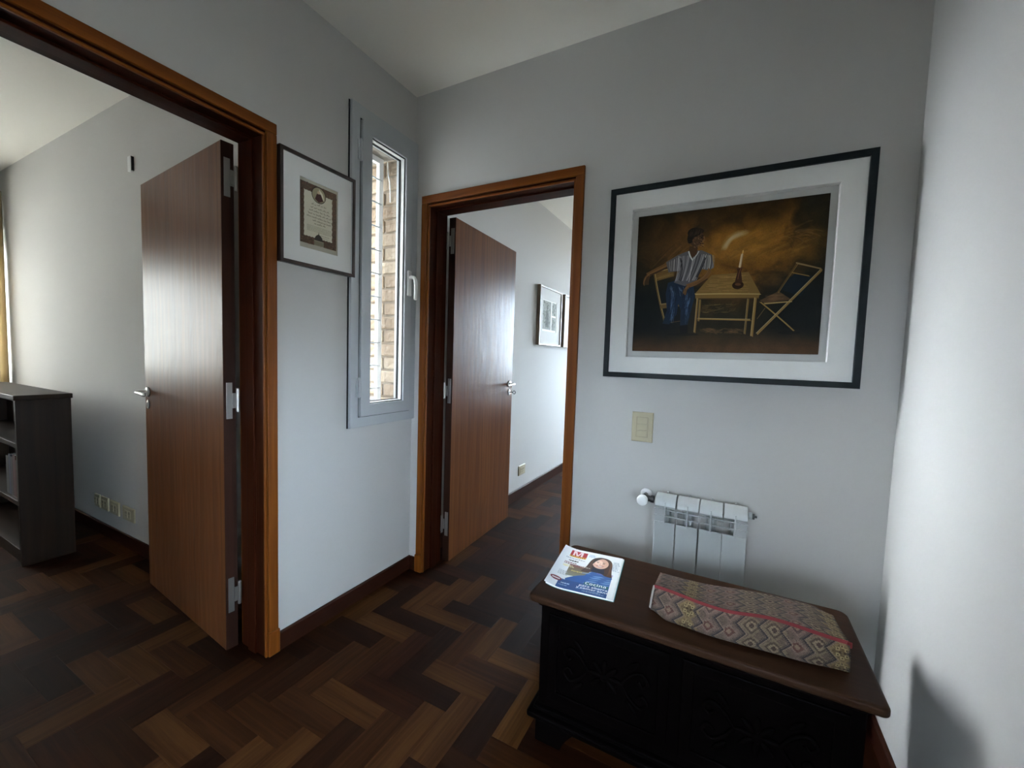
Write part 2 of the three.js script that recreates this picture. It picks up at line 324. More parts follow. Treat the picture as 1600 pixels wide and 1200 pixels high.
// ───────────────────────── door leaves ─────────────────────────
// local: hinge edge at x = 0, leaf to -x, front (seen) face at z = +0.02; side = +1 or mirrored
function doorLeaf(name, label, width, pos, ry, s, withKey, edgeHingeSide, handleY, inset) {
  const g = structGroup(name, label, pos, ry), h0 = 0.008, h1 = 2.032, t = 0.0225;
  const X = (a, b) => (s > 0 ? [-b, -a] : [a, b]);
  const span = (a, b, y0, y1, z0, z1, r, along) => { const [x0, x1] = X(a, b); return bx(x0, y0, z0, x1, y1, z1, r, along); };
  mesh('door_panel', span(0.0015, width, h0, h1, -t, t, 0.002, 1), M.door, g);
  mesh('edge_band', span(0, 0.0016, h0, h1, -t + 0.0005, t - 0.0005, 0, 1), M.doorEdge, g);
  for (const y of [1.9, 1.035, 0.235]) {
    const plate = new RoundedBoxGeometry(0.0024, 0.145, 0.022, 3, 0.0011);
    const sx = s > 0 ? 1 : -1, bz = edgeHingeSide;
    plate.translate(sx * 0.0012, y, 0.002);
    const hinge = mesh('hinge', [plate, ...[-0.055, 0, 0.055].map((dy) => { const q = cyl(0.0038, 0.0038, 0.001, 10); q.rotateZ(Math.PI / 2); q.translate(sx * 0.0028, y + dy, 0.002); return q; })], M.steelDull, g);
    const pin = cyl(0.007, 0.007, 0.09, 16); pin.translate(sx * 0.0085, y, bz * 0.026);
    const cap = new THREE.SphereGeometry(0.007, 12, 8); cap.translate(sx * 0.0085, y + 0.045, bz * 0.026);
    const wing = new THREE.BoxGeometry(0.004, 0.06, 0.02); wing.translate(sx * 0.006, y, bz * 0.018);
    mesh('hinge_pin', [pin, cap, wing], M.steelDull, hinge);
  }
  // lever handle on the seen face, near the free edge
  const hx = (s > 0 ? -1 : 1) * (width - inset), dir = s > 0 ? 1 : -1, y = handleY;
  const rose = lathe([[0, 0], [0.025, 0], [0.025, 0.004], [0.022, 0.008], [0.012, 0.009], [0, 0.009]]); rose.rotateX(Math.PI / 2); rose.translate(hx, y, t);
  const lever = tube([[hx, y, t + 0.006], [hx, y, t + 0.034], [hx + dir * 0.006, y, t + 0.047], [hx + dir * 0.03, y + 0.001, t + 0.052], [hx + dir * 0.075, y - 0.001, t + 0.051], [hx + dir * 0.115, y - 0.004, t + 0.05]], 0.0088, 40, 12);
  const tip = new THREE.SphereGeometry(0.0088, 12, 8); tip.translate(hx + dir * 0.115, y - 0.004, t + 0.05);
  const handle = mesh('door_handle', [rose], M.steelDull, g);
  mesh('lever', [lever, tip], M.steel, handle);
  const esc = lathe([[0, 0], [0.021, 0], [0.021, 0.003], [0.018, 0.006], [0.0, 0.006]]); esc.scale(0.75, 1, 1); esc.rotateX(Math.PI / 2); esc.scale(1, 1.1, 1); esc.translate(hx, y - 0.062, t);
  const e = mesh('escutcheon', [esc], M.steelDull, g);
  const hole = bx(hx - 0.003, y - 0.074, t + 0.0055, hx + 0.003, y - 0.052, t + 0.0068, 0.0005); mesh('keyhole', hole, M.slot, e);
  if (withKey) {
    const shank = cyl(0.003, 0.003, 0.03, 10); shank.rotateX(Math.PI / 2); shank.translate(hx, y - 0.06, t + 0.02);
    const bow = new THREE.TorusGeometry(0.011, 0.0028, 8, 20); bow.rotateY(Math.PI / 2); bow.translate(hx, y - 0.06, t + 0.045);
    mesh('key', [shank, bow], M.darkMetal, g);
  }
  return g;
}
doorLeaf('door_1', 'wide open wooden door inside the left room, glossy with window glare', 0.862, [-0.1595, 0, 0.8855], -0.09, 1, false, -1, 1.013, 0.045);
// the second leaf's seen face looks to +x: its local z -> +x, local x -> -z, so the leaf runs along local +x
doorLeaf('door_2', 'wide open wooden door in the far room with a key in its lock', 0.812, [0.1385, 0, -0.1635], Math.PI / 2 + 0.04, -1, true, -1, 1.045, 0.055);

// ───────────────────────── narrow window in the left wall ─────────────────────────
{
  // local: x -> -z (to the right as seen), y up, z -> +x (into the hall)
  const g = structGroup('window_1', 'tall narrow grey metal window in the corner, white lever handle on its right', [0, 0, 0.448], Math.PI / 2);
  const q = (z) => 0.448 - z;   // world z to local x
  mesh('casing', ring(0.0, 0.881, q(0.002), 2.385, q(0.402), 0.93, q(0.044), 2.325, 0, 0.02, 0.0025), M.frameMetal, g);
  mesh('seal', bx(-0.006, 0.88, 0, -0.0002, 2.386, 0.004), M.gap, g);  // near-black strip painting the shadow gap between casing and wall
  mesh('dark_gap_seal', ring(q(0.4021), 0.9299, q(0.0439), 2.3251, q(0.4005), 0.9315, q(0.0455), 2.3235, 0.001, 0.0185), M.gap, g);  // near-black gasket strip, added so the sash gap looks dark and shaded
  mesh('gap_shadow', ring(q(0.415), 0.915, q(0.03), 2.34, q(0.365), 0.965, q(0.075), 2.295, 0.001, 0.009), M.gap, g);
  const sash = mesh('sash', [ring(q(0.3935), 0.9325, q(0.0465), 2.3225, q(0.335), 0.992, q(0.1), 2.27, 0.004, 0.024, 0.0025), ring(q(0.372), 0.955, q(0.072), 2.305, q(0.337), 0.99, q(0.098), 2.272, -0.045, 0.05)], M.frameMetal, g);
  mesh('glazing_bead', ring(q(0.337), 0.99, q(0.098), 2.272, q(0.329), 0.998, q(0.106), 2.264, -0.016, 0.03, 0.001), M.whiteMetal, sash);
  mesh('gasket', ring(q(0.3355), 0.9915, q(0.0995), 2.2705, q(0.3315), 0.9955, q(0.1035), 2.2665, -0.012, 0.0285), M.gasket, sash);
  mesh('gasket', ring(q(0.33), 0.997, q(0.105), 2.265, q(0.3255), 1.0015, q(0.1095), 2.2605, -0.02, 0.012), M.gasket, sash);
  mesh('pane', bx(q(0.334), 0.994, -0.024, q(0.102), 2.268, -0.02), M.glass, sash);
  for (const y of [2.18, 1.075]) {
    const b = cyl(0.006, 0.006, 0.098, 14); b.translate(q(0.4035), y, 0.026);
    const kn = cyl(0.0068, 0.0068, 0.003, 14); kn.translate(q(0.4035), y, 0.026);
    mesh('hinge', [b, kn, bx(q(0.4035), y - 0.045, 0.018, q(0.392), y + 0.045, 0.027, 0.001), bx(q(0.418), y - 0.045, 0.016, q(0.4035), y + 0.045, 0.024, 0.001)], M.frameMetal, g);
  }
  const hx = q(0.073), hy = 1.625;
  const plate = new RoundedBoxGeometry(0.03, 0.135, 0.012, 4, 0.0058); plate.translate(hx, hy, 0.033);
  const h = mesh('window_handle', [plate], M.whitePlastic, g);
  const grip = tube([[hx, hy + 0.03, 0.034], [hx, hy + 0.031, 0.052], [hx + 0.004, hy + 0.026, 0.066], [hx + 0.008, hy + 0.005, 0.07], [hx + 0.01, hy - 0.035, 0.07], [hx + 0.012, hy - 0.08, 0.068]], 0.0098, 40, 12);
  const end = new THREE.SphereGeometry(0.0098, 12, 8); end.translate(hx + 0.012, hy - 0.08, 0.068);
  mesh('lever', [grip, end], M.whitePlastic, h);
}
// outside: brick pier beside the window, white grille, cable
{
  const pier = structGroup('wall_outside', 'pale brick reveal and pier outside the narrow window');
  mesh('pier_core', bx(-0.75, -0.15, -T, -T, 2.8, WIN.z0 - 0.003), M.mortar, pier);
  mesh('reveal_lining', bx(-T, WIN.y0, WIN.z0, -0.047, WIN.y1, WIN.z0 + 0.0015), M.mortar, pier);
  const r = rng(31), pitch = 0.0755, bh = 0.064, bl = 0.235;
  const tones = [[0.2, 0.145, 0.095], [0.225, 0.17, 0.115], [0.25, 0.195, 0.135], [0.175, 0.125, 0.08], [0.215, 0.155, 0.1]].map((c) => std({ color: new THREE.Color().setRGB(...c), roughness: 0.95, bumpMap: plasterBump, bumpScale: 0.006 }));
  const shapes = [0, 1, 2].map((k) => { const g = new RoundedBoxGeometry(bl, bh, 0.03, 1, 0.005); const p = g.attributes.position; for (let i = 0; i < p.count; i++) p.setZ(i, p.getZ(i) + (vnoise(p.getX(i) * 30 + k * 7, p.getY(i) * 60) - 0.5) * 0.004); g.computeVertexNormals(); return uvMetres(g, 0, k, k); });
  for (let c = 0; c < 25; c++) {
    const y = 0.66 + c * pitch;
    for (let k = 0; k < 3; k++) {
      const x = -0.03 - bl / 2 - k * (bl + 0.012) - (c % 2 ? 0.12 : 0);
      if (x - bl / 2 < -0.77) continue;
      const m = mesh('brick', shapes[Math.floor(r() * 3)], tones[Math.floor(r() * 5)], pier);
      m.position.set(x, y + (r() - 0.5) * 0.004, WIN.z0 - 0.008 + r() * 0.004); m.rotation.z = (r() - 0.5) * 0.012;
    }
    if (c % 2) { const m = mesh('brick', uvMetres(new RoundedBoxGeometry(0.105, bh, 0.03, 1, 0.005), 0), tones[Math.floor(r() * 5)], pier); m.position.set(-0.085, y, WIN.z0 - 0.007); }
  }
  mesh('soffit', bx(-0.4, WIN.y1 - 0.012, WIN.z0 - 0.02, -0.046, WIN.y1 + 0.05, 0.55), M.outside, pier);
  mesh('sill', bx(-0.3, WIN.y0 - 0.05, WIN.z0 - 0.02, -0.046, WIN.y0 + 0.012, 0.55), M.outside, pier);

  const gr = group('window_grille', 'white metal grille with thin rungs outside the narrow window', 'grille', [0, 0, 0]);
  const gx = -0.145;
  mesh('frame', [bx(gx - 0.012, WIN.y0 + 0.0125, 0.104, gx + 0.012, WIN.y1 - 0.015, 0.134, 0.003), bx(gx - 0.012, WIN.y0 + 0.0125, 0.42, gx + 0.012, WIN.y1 - 0.015, 0.45, 0.003), bx(gx - 0.012, WIN.y1 - 0.046, 0.134, gx + 0.012, WIN.y1 - 0.015, 0.42, 0.003), bx(gx - 0.012, WIN.y0 + 0.0125, 0.134, gx + 0.012, WIN.y0 + 0.04, 0.42, 0.003)], M.whiteMetal, gr);
  for (let k = 0; k < 10; k++) { const c = cyl(0.0042, 0.0042, 0.32, 10); c.rotateX(Math.PI / 2); c.translate(gx + 0.014, 2.172 - k * 0.1245, 0.28); mesh('rung', c, M.frameMetal, gr); }  // grey metal paints in the shade on the rungs
  const cable = mesh('cable', tube([[-0.11, WIN.y1 - 0.03, 0.1], [-0.112, WIN.y1 - 0.09, 0.092], [-0.1, WIN.y1 - 0.14, 0.0905], [-0.096, WIN.y1 - 0.24, 0.0905]], 0.003, 24, 8), M.whitePlastic);
  cable.userData.label = 'thin pale cable hanging down the bricks at the window top'; cable.userData.category = 'cable';
}
// windows that light the rooms from outside the frame
function plainWindow(name, axis, at, a0, a1, y0, y1, mull) {
  const g = structGroup(name);
  const add = (n, u0, v0, u1, v1, d0, d1, m) => mesh(n, axis === 'x' ? bx(at + d0, v0, u0, at + d1, v1, u1) : bx(u0, v0, at + d0, u1, v1, at + d1), m, g);
  const f = 0.05;
  add('frame', a0, y0, a0 + f, y1, -0.03, 0.03, M.whiteMetal); add('frame', a1 - f, y0, a1, y1, -0.03, 0.03, M.whiteMetal);
  add('frame', a0 + f, y0, a1 - f, y0 + f, -0.03, 0.03, M.whiteMetal); add('frame', a0 + f, y1 - f, a1 - f, y1, -0.03, 0.03, M.whiteMetal);
  for (let k = 1; k < mull; k++) { const c = a0 + ((a1 - a0) * k) / mull; add('mullion', c - 0.025, y0 + f, c + 0.025, y1 - f, -0.03, 0.03, M.whiteMetal); }
  add('pane', a0 + f, y0 + f, a1 - f, y1 - f, -0.003, 0.003, M.glass);
}
plainWindow('window_2', 'x', SX - 0.08, STUDYWIN.z0, STUDYWIN.z1, STUDYWIN.y0, STUDYWIN.y1, 2);
plainWindow('window_3', 'z', BZ - 0.08, BEDWIN.x0, BEDWIN.x1, BEDWIN.y0, BEDWIN.y1, 2);
plainWindow('window_4', 'z', HALL_Z + 0.08, HALLWIN.x0, HALLWIN.x1, HALLWIN.y0, HALLWIN.y1, 1);

plainWindow('window_5', 'x', W + 0.08, SIDEWIN.z0, SIDEWIN.z1, SIDEWIN.y0, SIDEWIN.y1, 1);

// ───────────────────────── carved chest ─────────────────────────
{
  const g = group('wooden_chest', 'low dark wooden chest with moulded lid standing before the radiator', 'chest');
  const x0 = 1.086, x1 = 1.944, z0 = 0.285, z1 = 0.692, top = 0.52;
  // lid with a bullnose edge
  const lidShape = (i, r) => { const s = new THREE.Shape(), a = x0 + i, b = x1 - i, c = z0 + i, d = z1 - i; s.moveTo(a + r, c); s.lineTo(b - r, c); s.quadraticCurveTo(b, c, b, c + r); s.lineTo(b, d - r * 0.4); s.quadraticCurveTo(b, d, b - r * 0.4, d); s.lineTo(a + r * 0.4, d); s.quadraticCurveTo(a, d, a, d - r * 0.4); s.lineTo(a, c + r); s.quadraticCurveTo(a, c, a + r, c); return s; };
  const lid = new THREE.ExtrudeGeometry(lidShape(0.009, 0.022), { depth: 0.008, bevelEnabled: true, bevelThickness: 0.0075, bevelSize: 0.009, bevelSegments: 5, curveSegments: 8 });
  lid.rotateX(Math.PI / 2); lid.translate(0, top - 0.0075, 0);
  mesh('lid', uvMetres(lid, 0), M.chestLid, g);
  const cove = new THREE.ExtrudeGeometry(lidShape(0.03, 0.01), { depth: 0.012, bevelEnabled: true, bevelThickness: 0.004, bevelSize: 0.008, bevelSegments: 3 }); cove.rotateX(Math.PI / 2); cove.translate(0, 0.4955, 0);
  mesh('lid_moulding', uvMetres(cove, 0), M.chest, g);
  const bx0 = 1.117, bx1 = 1.914, bz0 = 0.31, bz1 = 0.655;
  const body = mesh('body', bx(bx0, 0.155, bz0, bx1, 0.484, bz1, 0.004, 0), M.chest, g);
  // base mouldings and recessed plinth with bracket feet
  const bm = (i, y, h, rr) => { const q = new THREE.ExtrudeGeometry(lidShape(i, 0.006), { depth: h - 2 * rr, bevelEnabled: true, bevelThickness: rr, bevelSize: rr, bevelSegments: 4 }); q.rotateX(Math.PI / 2); q.translate(0, y + h - rr, 0); return uvMetres(q, 0); };
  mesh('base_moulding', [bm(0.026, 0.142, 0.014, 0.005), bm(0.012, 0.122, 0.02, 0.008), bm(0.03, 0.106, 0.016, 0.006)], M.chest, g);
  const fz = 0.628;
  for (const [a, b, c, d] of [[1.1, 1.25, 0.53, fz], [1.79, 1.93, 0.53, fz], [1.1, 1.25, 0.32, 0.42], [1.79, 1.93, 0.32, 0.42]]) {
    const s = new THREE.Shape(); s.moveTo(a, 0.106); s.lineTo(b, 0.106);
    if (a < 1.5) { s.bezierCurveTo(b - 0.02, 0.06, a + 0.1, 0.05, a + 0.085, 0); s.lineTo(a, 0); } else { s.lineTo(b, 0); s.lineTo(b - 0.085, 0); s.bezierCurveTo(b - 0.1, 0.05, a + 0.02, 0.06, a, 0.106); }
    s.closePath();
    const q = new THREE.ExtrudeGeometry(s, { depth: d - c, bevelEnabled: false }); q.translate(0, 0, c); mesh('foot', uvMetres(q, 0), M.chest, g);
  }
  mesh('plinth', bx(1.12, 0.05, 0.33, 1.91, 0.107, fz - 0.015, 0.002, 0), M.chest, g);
  // front frames and carved rosettes with leaf scrolls
  for (const [a, b] of [[bx0 + 0.03, 1.50], [1.53, bx1 - 0.03]]) {
    mesh('panel_frame', ring(a, 0.185, b, 0.46, a + 0.03, 0.215, b - 0.03, 0.43, bz1 - 0.001, 0.009, 0.003, 0), M.chest, body);
    const cx = (a + b) / 2, cy = 0.3225, bits = [];
    const knob = new THREE.SphereGeometry(0.014, 14, 10); knob.scale(1, 1, 0.7); knob.translate(cx, cy, bz1 + 0.003); bits.push(knob);
    for (let k = 0; k < 8; k++) { const a1 = (k * Math.PI) / 4, p = new THREE.SphereGeometry(0.018, 12, 8); p.scale(1.25, 0.5, 0.4); p.rotateZ(a1); p.translate(cx + Math.cos(a1) * 0.03, cy + Math.sin(a1) * 0.03, bz1 + 0.003); bits.push(p); }
    for (const s of [-1, 1]) for (const v of [-1, 1]) {
      bits.push(tube([[cx + s * 0.05, cy, bz1 + 0.004], [cx + s * 0.075, cy + v * 0.035, bz1 + 0.005], [cx + s * 0.105, cy + v * 0.05, bz1 + 0.006], [cx + s * 0.122, cy + v * 0.03, bz1 + 0.006], [cx + s * 0.108, cy + v * 0.014, bz1 + 0.005], [cx + s * 0.097, cy + v * 0.026, bz1 + 0.004]], 0.0055, 24, 8));
      const leaf = new THREE.SphereGeometry(0.02, 12, 8); leaf.scale(1.2, 0.45, 0.3); leaf.rotateZ(s * v * 0.8); leaf.translate(cx + s * 0.08, cy + v * 0.062, bz1 + 0.002); bits.push(leaf);
    }
    mesh('carving', bits.map((q) => uvMetres(q, 0)), M.chest, body);
  }
}

// ───────────────────────── magazine on the chest ─────────────────────────
const coverTex = canvasTex(768, 1024, (c, w, h) => {
  c.fillStyle = '#eef2f4'; c.fillRect(0, 0, w, h);
  const gr = c.createLinearGradient(0, 0, w, 0); gr.addColorStop(0, '#d9dde2'); gr.addColorStop(0.2, '#eef2f4'); gr.addColorStop(1, '#f4f7f8'); c.fillStyle = gr; c.fillRect(0, 0, w, h);  // left margin greyed, painting in the shade of the curled spine
  // blurred scene at the left
  const sc = c.createLinearGradient(0, 430, 0, 700); sc.addColorStop(0, '#8c4a52'); sc.addColorStop(0.3, '#7c6a4c'); sc.addColorStop(1, '#8c8e80'); c.fillStyle = sc; c.beginPath(); c.moveTo(170, 440); c.lineTo(430, 430); c.lineTo(430, 700); c.lineTo(170, 720); c.closePath(); c.fill();
  // blue jumper
  c.fillStyle = '#2f62a8'; c.beginPath(); c.moveTo(250, 1024); c.lineTo(190, 800); c.quadraticCurveTo(270, 690, 390, 640); c.quadraticCurveTo(430, 520, 520, 470); c.lineTo(690, 520); c.quadraticCurveTo(740, 640, 730, 1024); c.closePath(); c.fill();
  c.fillStyle = '#24508f'; c.fillRect(130, 830, 600, 194); c.fillStyle = 'rgba(160,195,235,.55)';
  for (let i = 0; i < 26; i++) { const x = 380 + ((i * 137) % 330), y = 580 + ((i * 71) % 400); c.beginPath(); c.ellipse(x, y, 60, 9, -0.2, 0, 7); c.fill(); }
  c.fillStyle = 'rgba(150,110,190,.5)'; c.fillRect(520, 490, 190, 50);
  c.fillStyle = '#1f6d6c'; c.fillRect(420, 780, 280, 60);
  // hair, face
  const hair = (pts, col) => { c.fillStyle = col; c.beginPath(); c.moveTo(...pts[0]); for (let k = 1; k < pts.length; k += 3) c.bezierCurveTo(...pts[k], ...pts[k + 1], ...pts[k + 2]); c.closePath(); c.fill(); };
  hair([[322, 540], [385, 440], [372, 300], [402, 210], [425, 120], [500, 88], [555, 95], [660, 105], [672, 230], [676, 330], [680, 430], [690, 500], [706, 560], [650, 570], [610, 560], [600, 540], [560, 500], [470, 500], [440, 530], [400, 560], [350, 560], [322, 540]], '#4a3026');
  c.strokeStyle = 'rgba(120,80,58,.55)'; c.lineWidth = 5; for (let k = 0; k < 9; k++) { c.beginPath(); c.moveTo(420 + k * 3, 190 + k * 8); c.bezierCurveTo(392 + k * 4, 300, 408 + k * 3, 420, 352 + k * 10, 535); c.stroke(); c.beginPath(); c.moveTo(640 + k * 3, 180 + k * 10); c.bezierCurveTo(662 - k * 2, 300, 650 + k * 2, 420, 640 + k * 6, 545); c.stroke(); }
  c.fillStyle = '#20243a'; c.beginPath(); c.moveTo(455, 385); c.lineTo(590, 390); c.lineTo(606, 520); c.lineTo(440, 512); c.closePath(); c.fill();
  c.fillStyle = '#e3b49c'; c.beginPath(); c.ellipse(524, 265, 98, 138, 0.05, 0, 7); c.fill();
  c.fillStyle = 'rgba(255,225,205,.7)'; c.beginPath(); c.ellipse(500, 250, 50, 70, 0, 0, 7); c.fill();
  c.fillStyle = '#3a241c'; c.beginPath(); c.ellipse(485, 245, 15, 7, 0, 0, 7); c.ellipse(560, 250, 15, 7, 0, 0, 7); c.fill();
  c.strokeStyle = '#5a3a2c'; c.lineWidth = 5; c.beginPath(); c.moveTo(465, 222); c.lineTo(505, 218); c.moveTo(542, 220); c.lineTo(582, 228); c.stroke();
  c.strokeStyle = '#b87c68'; c.lineWidth = 4; c.beginPath(); c.moveTo(522, 255); c.lineTo(516, 295); c.lineTo(530, 297); c.stroke();
  c.fillStyle = '#fff'; c.strokeStyle = '#b0504a'; c.lineWidth = 6; c.beginPath(); c.moveTo(478, 322); c.quadraticCurveTo(522, 378, 568, 324); c.quadraticCurveTo(522, 338, 478, 322); c.fill(); c.stroke();
  c.fillStyle = '#2a1d19'; c.beginPath(); c.moveTo(424, 260); c.quadraticCurveTo(440, 110, 545, 118); c.quadraticCurveTo(470, 150, 430, 320); c.fill();
  // masthead
  c.fillStyle = '#b3202e'; c.fillRect(110, 60, 215, 180); c.fillStyle = '#f6dfe6'; c.font = 'bold 175px sans-serif'; c.fillText('M', 126, 192);
  c.fillStyle = '#f2d23a'; c.fillRect(112, 198, 212, 40); c.fillStyle = '#8d1b22'; for (let i = 0; i < 8; i++) c.fillRect(122 + i * 25, 205, 15, 26);
  const lines = (x, y, n, len, lw, col, gap) => { c.fillStyle = col; for (let i = 0; i < n; i++) { let p = x; const end = x + len * (0.75 + 0.25 * ((i * 37) % 10) / 10); let k = i; while (p < end) { const ww = 10 + ((k * 29 + i * 17) % 22); c.fillRect(p, y + i * gap, ww, lw); p += ww + 6; k++; } } };
  lines(350, 70, 5, 90, 8, '#8fb0cf', 17); lines(675, 150, 12, 75, 9, '#8098ac', 21);
  lines(80, 268, 2, 260, 9, '#5a6e85', 20); c.fillStyle = '#16181c'; c.font = 'bold 46px sans-serif'; lines(130, 330, 1, 150, 30, '#16181c', 10);
  lines(90, 395, 2, 190, 20, '#7d2c3c', 34); lines(300, 440, 1, 150, 14, '#f0ecd8', 10);
  c.font = 'bold 40px sans-serif'; c.fillStyle = '#f3e27a'; c.fillText('el', 100, 520); c.fillText('Parque', 215, 600); lines(90, 470, 2, 150, 18, '#e6ddb0', 30);
  lines(80, 640, 5, 110, 10, '#9aa3aa', 22);
  c.fillStyle = '#7a1f2c'; c.beginPath(); c.ellipse(95, 850, 70, 42, 0.1, 0, 7); c.fill(); c.fillStyle = '#e8dfe0'; c.fillRect(48, 838, 94, 24);
  c.fillStyle = '#fff'; lines(170, 900, 1, 120, 22, '#cfe0f2', 20); lines(150, 950, 1, 140, 12, '#a9c4e2', 20);
  c.fillStyle = '#fff'; c.font = 'bold 78px sans-serif'; c.fillText('Cocina', 428, 828); c.font = 'bold 58px sans-serif'; c.fillText('para ahorrar', 372, 890); c.fillText('y comer sano', 352, 940);
  c.fillStyle = '#f6f8f8'; c.fillRect(706, 600, 62, 424);
  lines(430, 965, 2, 260, 8, '#a9c4e2', 18);
});
{
  const g = group('magazine', 'glossy magazine with smiling woman on the cover, lying on the chest lid', 'magazine', [1.2, 0.52, 0.473], 0.11);
  const w = 0.212, h = 0.282, curl = (x) => 0.011 * Math.pow(Math.max(0, 1 - (x + w / 2) / (0.3 * w)), 2);   // the spine side lifts
  function sheet(dx, dz, y, th, ww, hh) {   // slab following the curl, uv 0..1 on top
    const n = 20, pos = [], uv = [], idx = [];
    for (const [layer, yy] of [[0, y + th], [1, y]]) for (let i = 0; i <= n; i++) for (const v of [0, 1]) {
      const u = i / n; pos.push(-ww / 2 + u * ww + dx, yy + curl(-ww / 2 + u * ww + dx), (v ? 1 : -1) * hh / 2 + dz); uv.push(u, 1 - v);
    }
    const S = (n + 1) * 2;
    for (let i = 0; i < n; i++) { const a = i * 2; idx.push(a, a + 1, a + 2, a + 2, a + 1, a + 3, S + a, S + a + 2, S + a + 1, S + a + 2, S + a + 3, S + a + 1); idx.push(a, a + 2, S + a, S + a, a + 2, S + a + 2, a + 1, S + a + 1, a + 3, a + 3, S + a + 1, S + a + 3); }
    idx.push(0, S, 1, 1, S, S + 1, n * 2, n * 2 + 1, S + n * 2, S + n * 2, n * 2 + 1, S + n * 2 + 1);
    const q = new THREE.BufferGeometry(); q.setAttribute('position', new THREE.Float32BufferAttribute(pos, 3)); q.setAttribute('uv', new THREE.Float32BufferAttribute(uv, 2)); q.setIndex(idx);
    const f = q.toNonIndexed(); f.computeVertexNormals(); return f;
  }
  mesh('back_cover', sheet(0.007, 0.001, 0.0004, 0.0004, w, h), M.teal, g);
  mesh('pages', sheet(0.005, 0.001, 0.001, 0.0042, w, h - 0.002), M.paper, g);
  mesh('cover', sheet(0, 0, 0.0054, 0.0004, w, h), phy({ map: coverTex, roughness: 0.32, clearcoat: 0.4, clearcoatRoughness: 0.25 }), g);
}

// ───────────────────────── woven bag with red zip on the chest ─────────────────────────
const kilimTex = canvasTex(1024, 640, (c, w, h) => {   // 0.5 m x 0.32 m of flat weave
  const r = rng(9), px = 6;
  c.fillStyle = '#6f6058'; c.fillRect(0, 0, w, h);
  const dia = (cx, cy, rx, ry, col) => { c.fillStyle = col; for (let y = -ry; y < ry; y += px) { const k = Math.round((rx * (1 - Math.abs(y + px / 2) / ry)) / px) * px; c.fillRect(Math.round(cx - k), cy + y, 2 * k, px); } };
  const zig = (x0, amp, per, col, lw) => { c.fillStyle = col; for (let y = 0; y < h; y += px) { const t = (y % per) / per, k = Math.round(((t < 0.5 ? t : 1 - t) * 2 * amp) / px) * px; c.fillRect(x0 + k - lw / 2, y, lw, px); } };
  const cols = [[0, 'm'], [102, 'm'], [205, 'y'], [308, 'm'], [412, 'm'], [516, 'g'], [620, 'g'], [720, 'm'], [812, 'g'], [905, 'y'], [1000, 'm']];
  for (const [x, k] of cols) for (let row = -1; row < 9; row++) {
    const cy = row * 88 + (k === 'm' ? 44 : 0);
    if (k === 'y') { dia(x, cy, 62, 58, '#8d7d5c'); dia(x, cy, 46, 44, '#6f5f42'); for (const [dx, dy] of [[-18, -14], [18, -14], [-18, 14], [18, 14], [0, -28], [0, 28]]) { c.fillStyle = '#a89a74'; c.fillRect(x + dx - 9, cy + dy - 9, 18, 18); c.fillStyle = '#4b3a22'; c.fillRect(x + dx - 3, cy + dy - 3, 6, 6); } c.fillStyle = '#4b3a22'; c.fillRect(x - 14, cy - 6, 9, 12); c.fillRect(x + 6, cy - 6, 9, 12); }
    else if (k === 'g') { dia(x, cy, 60, 52, '#857a68'); dia(x, cy, 44, 38, '#5c4d44'); dia(x, cy, 30, 26, '#9a8c78'); dia(x, cy, 14, 12, '#55423c'); }
    else { dia(x, cy, 60, 48, '#7c6a66'); dia(x, cy, 46, 36, '#8c7a72'); dia(x, cy, 32, 26, row % 2 ? '#5d4c4a' : '#6a4640'); dia(x, cy, 16, 12, '#94806f'); }
  }
  for (const x of [52, 154, 257, 360, 464, 568, 670, 766, 858, 952]) { zig(x - 22, 44, 88, '#33303a', 9); zig(x - 12, 44, 88, '#97887a', 5); zig(x - 32, 44, 88, '#544a4a', 5); }
  for (let i = 0; i < 16000; i++) { c.fillStyle = r() < 0.5 ? 'rgba(24,20,20,.22)' : 'rgba(200,185,165,.14)'; c.fillRect(Math.floor((r() * w) / 3) * 3, Math.floor((r() * h) / 3) * 3, 5, 3); }
});
kilimTex.wrapS = kilimTex.wrapT = THREE.RepeatWrapping;
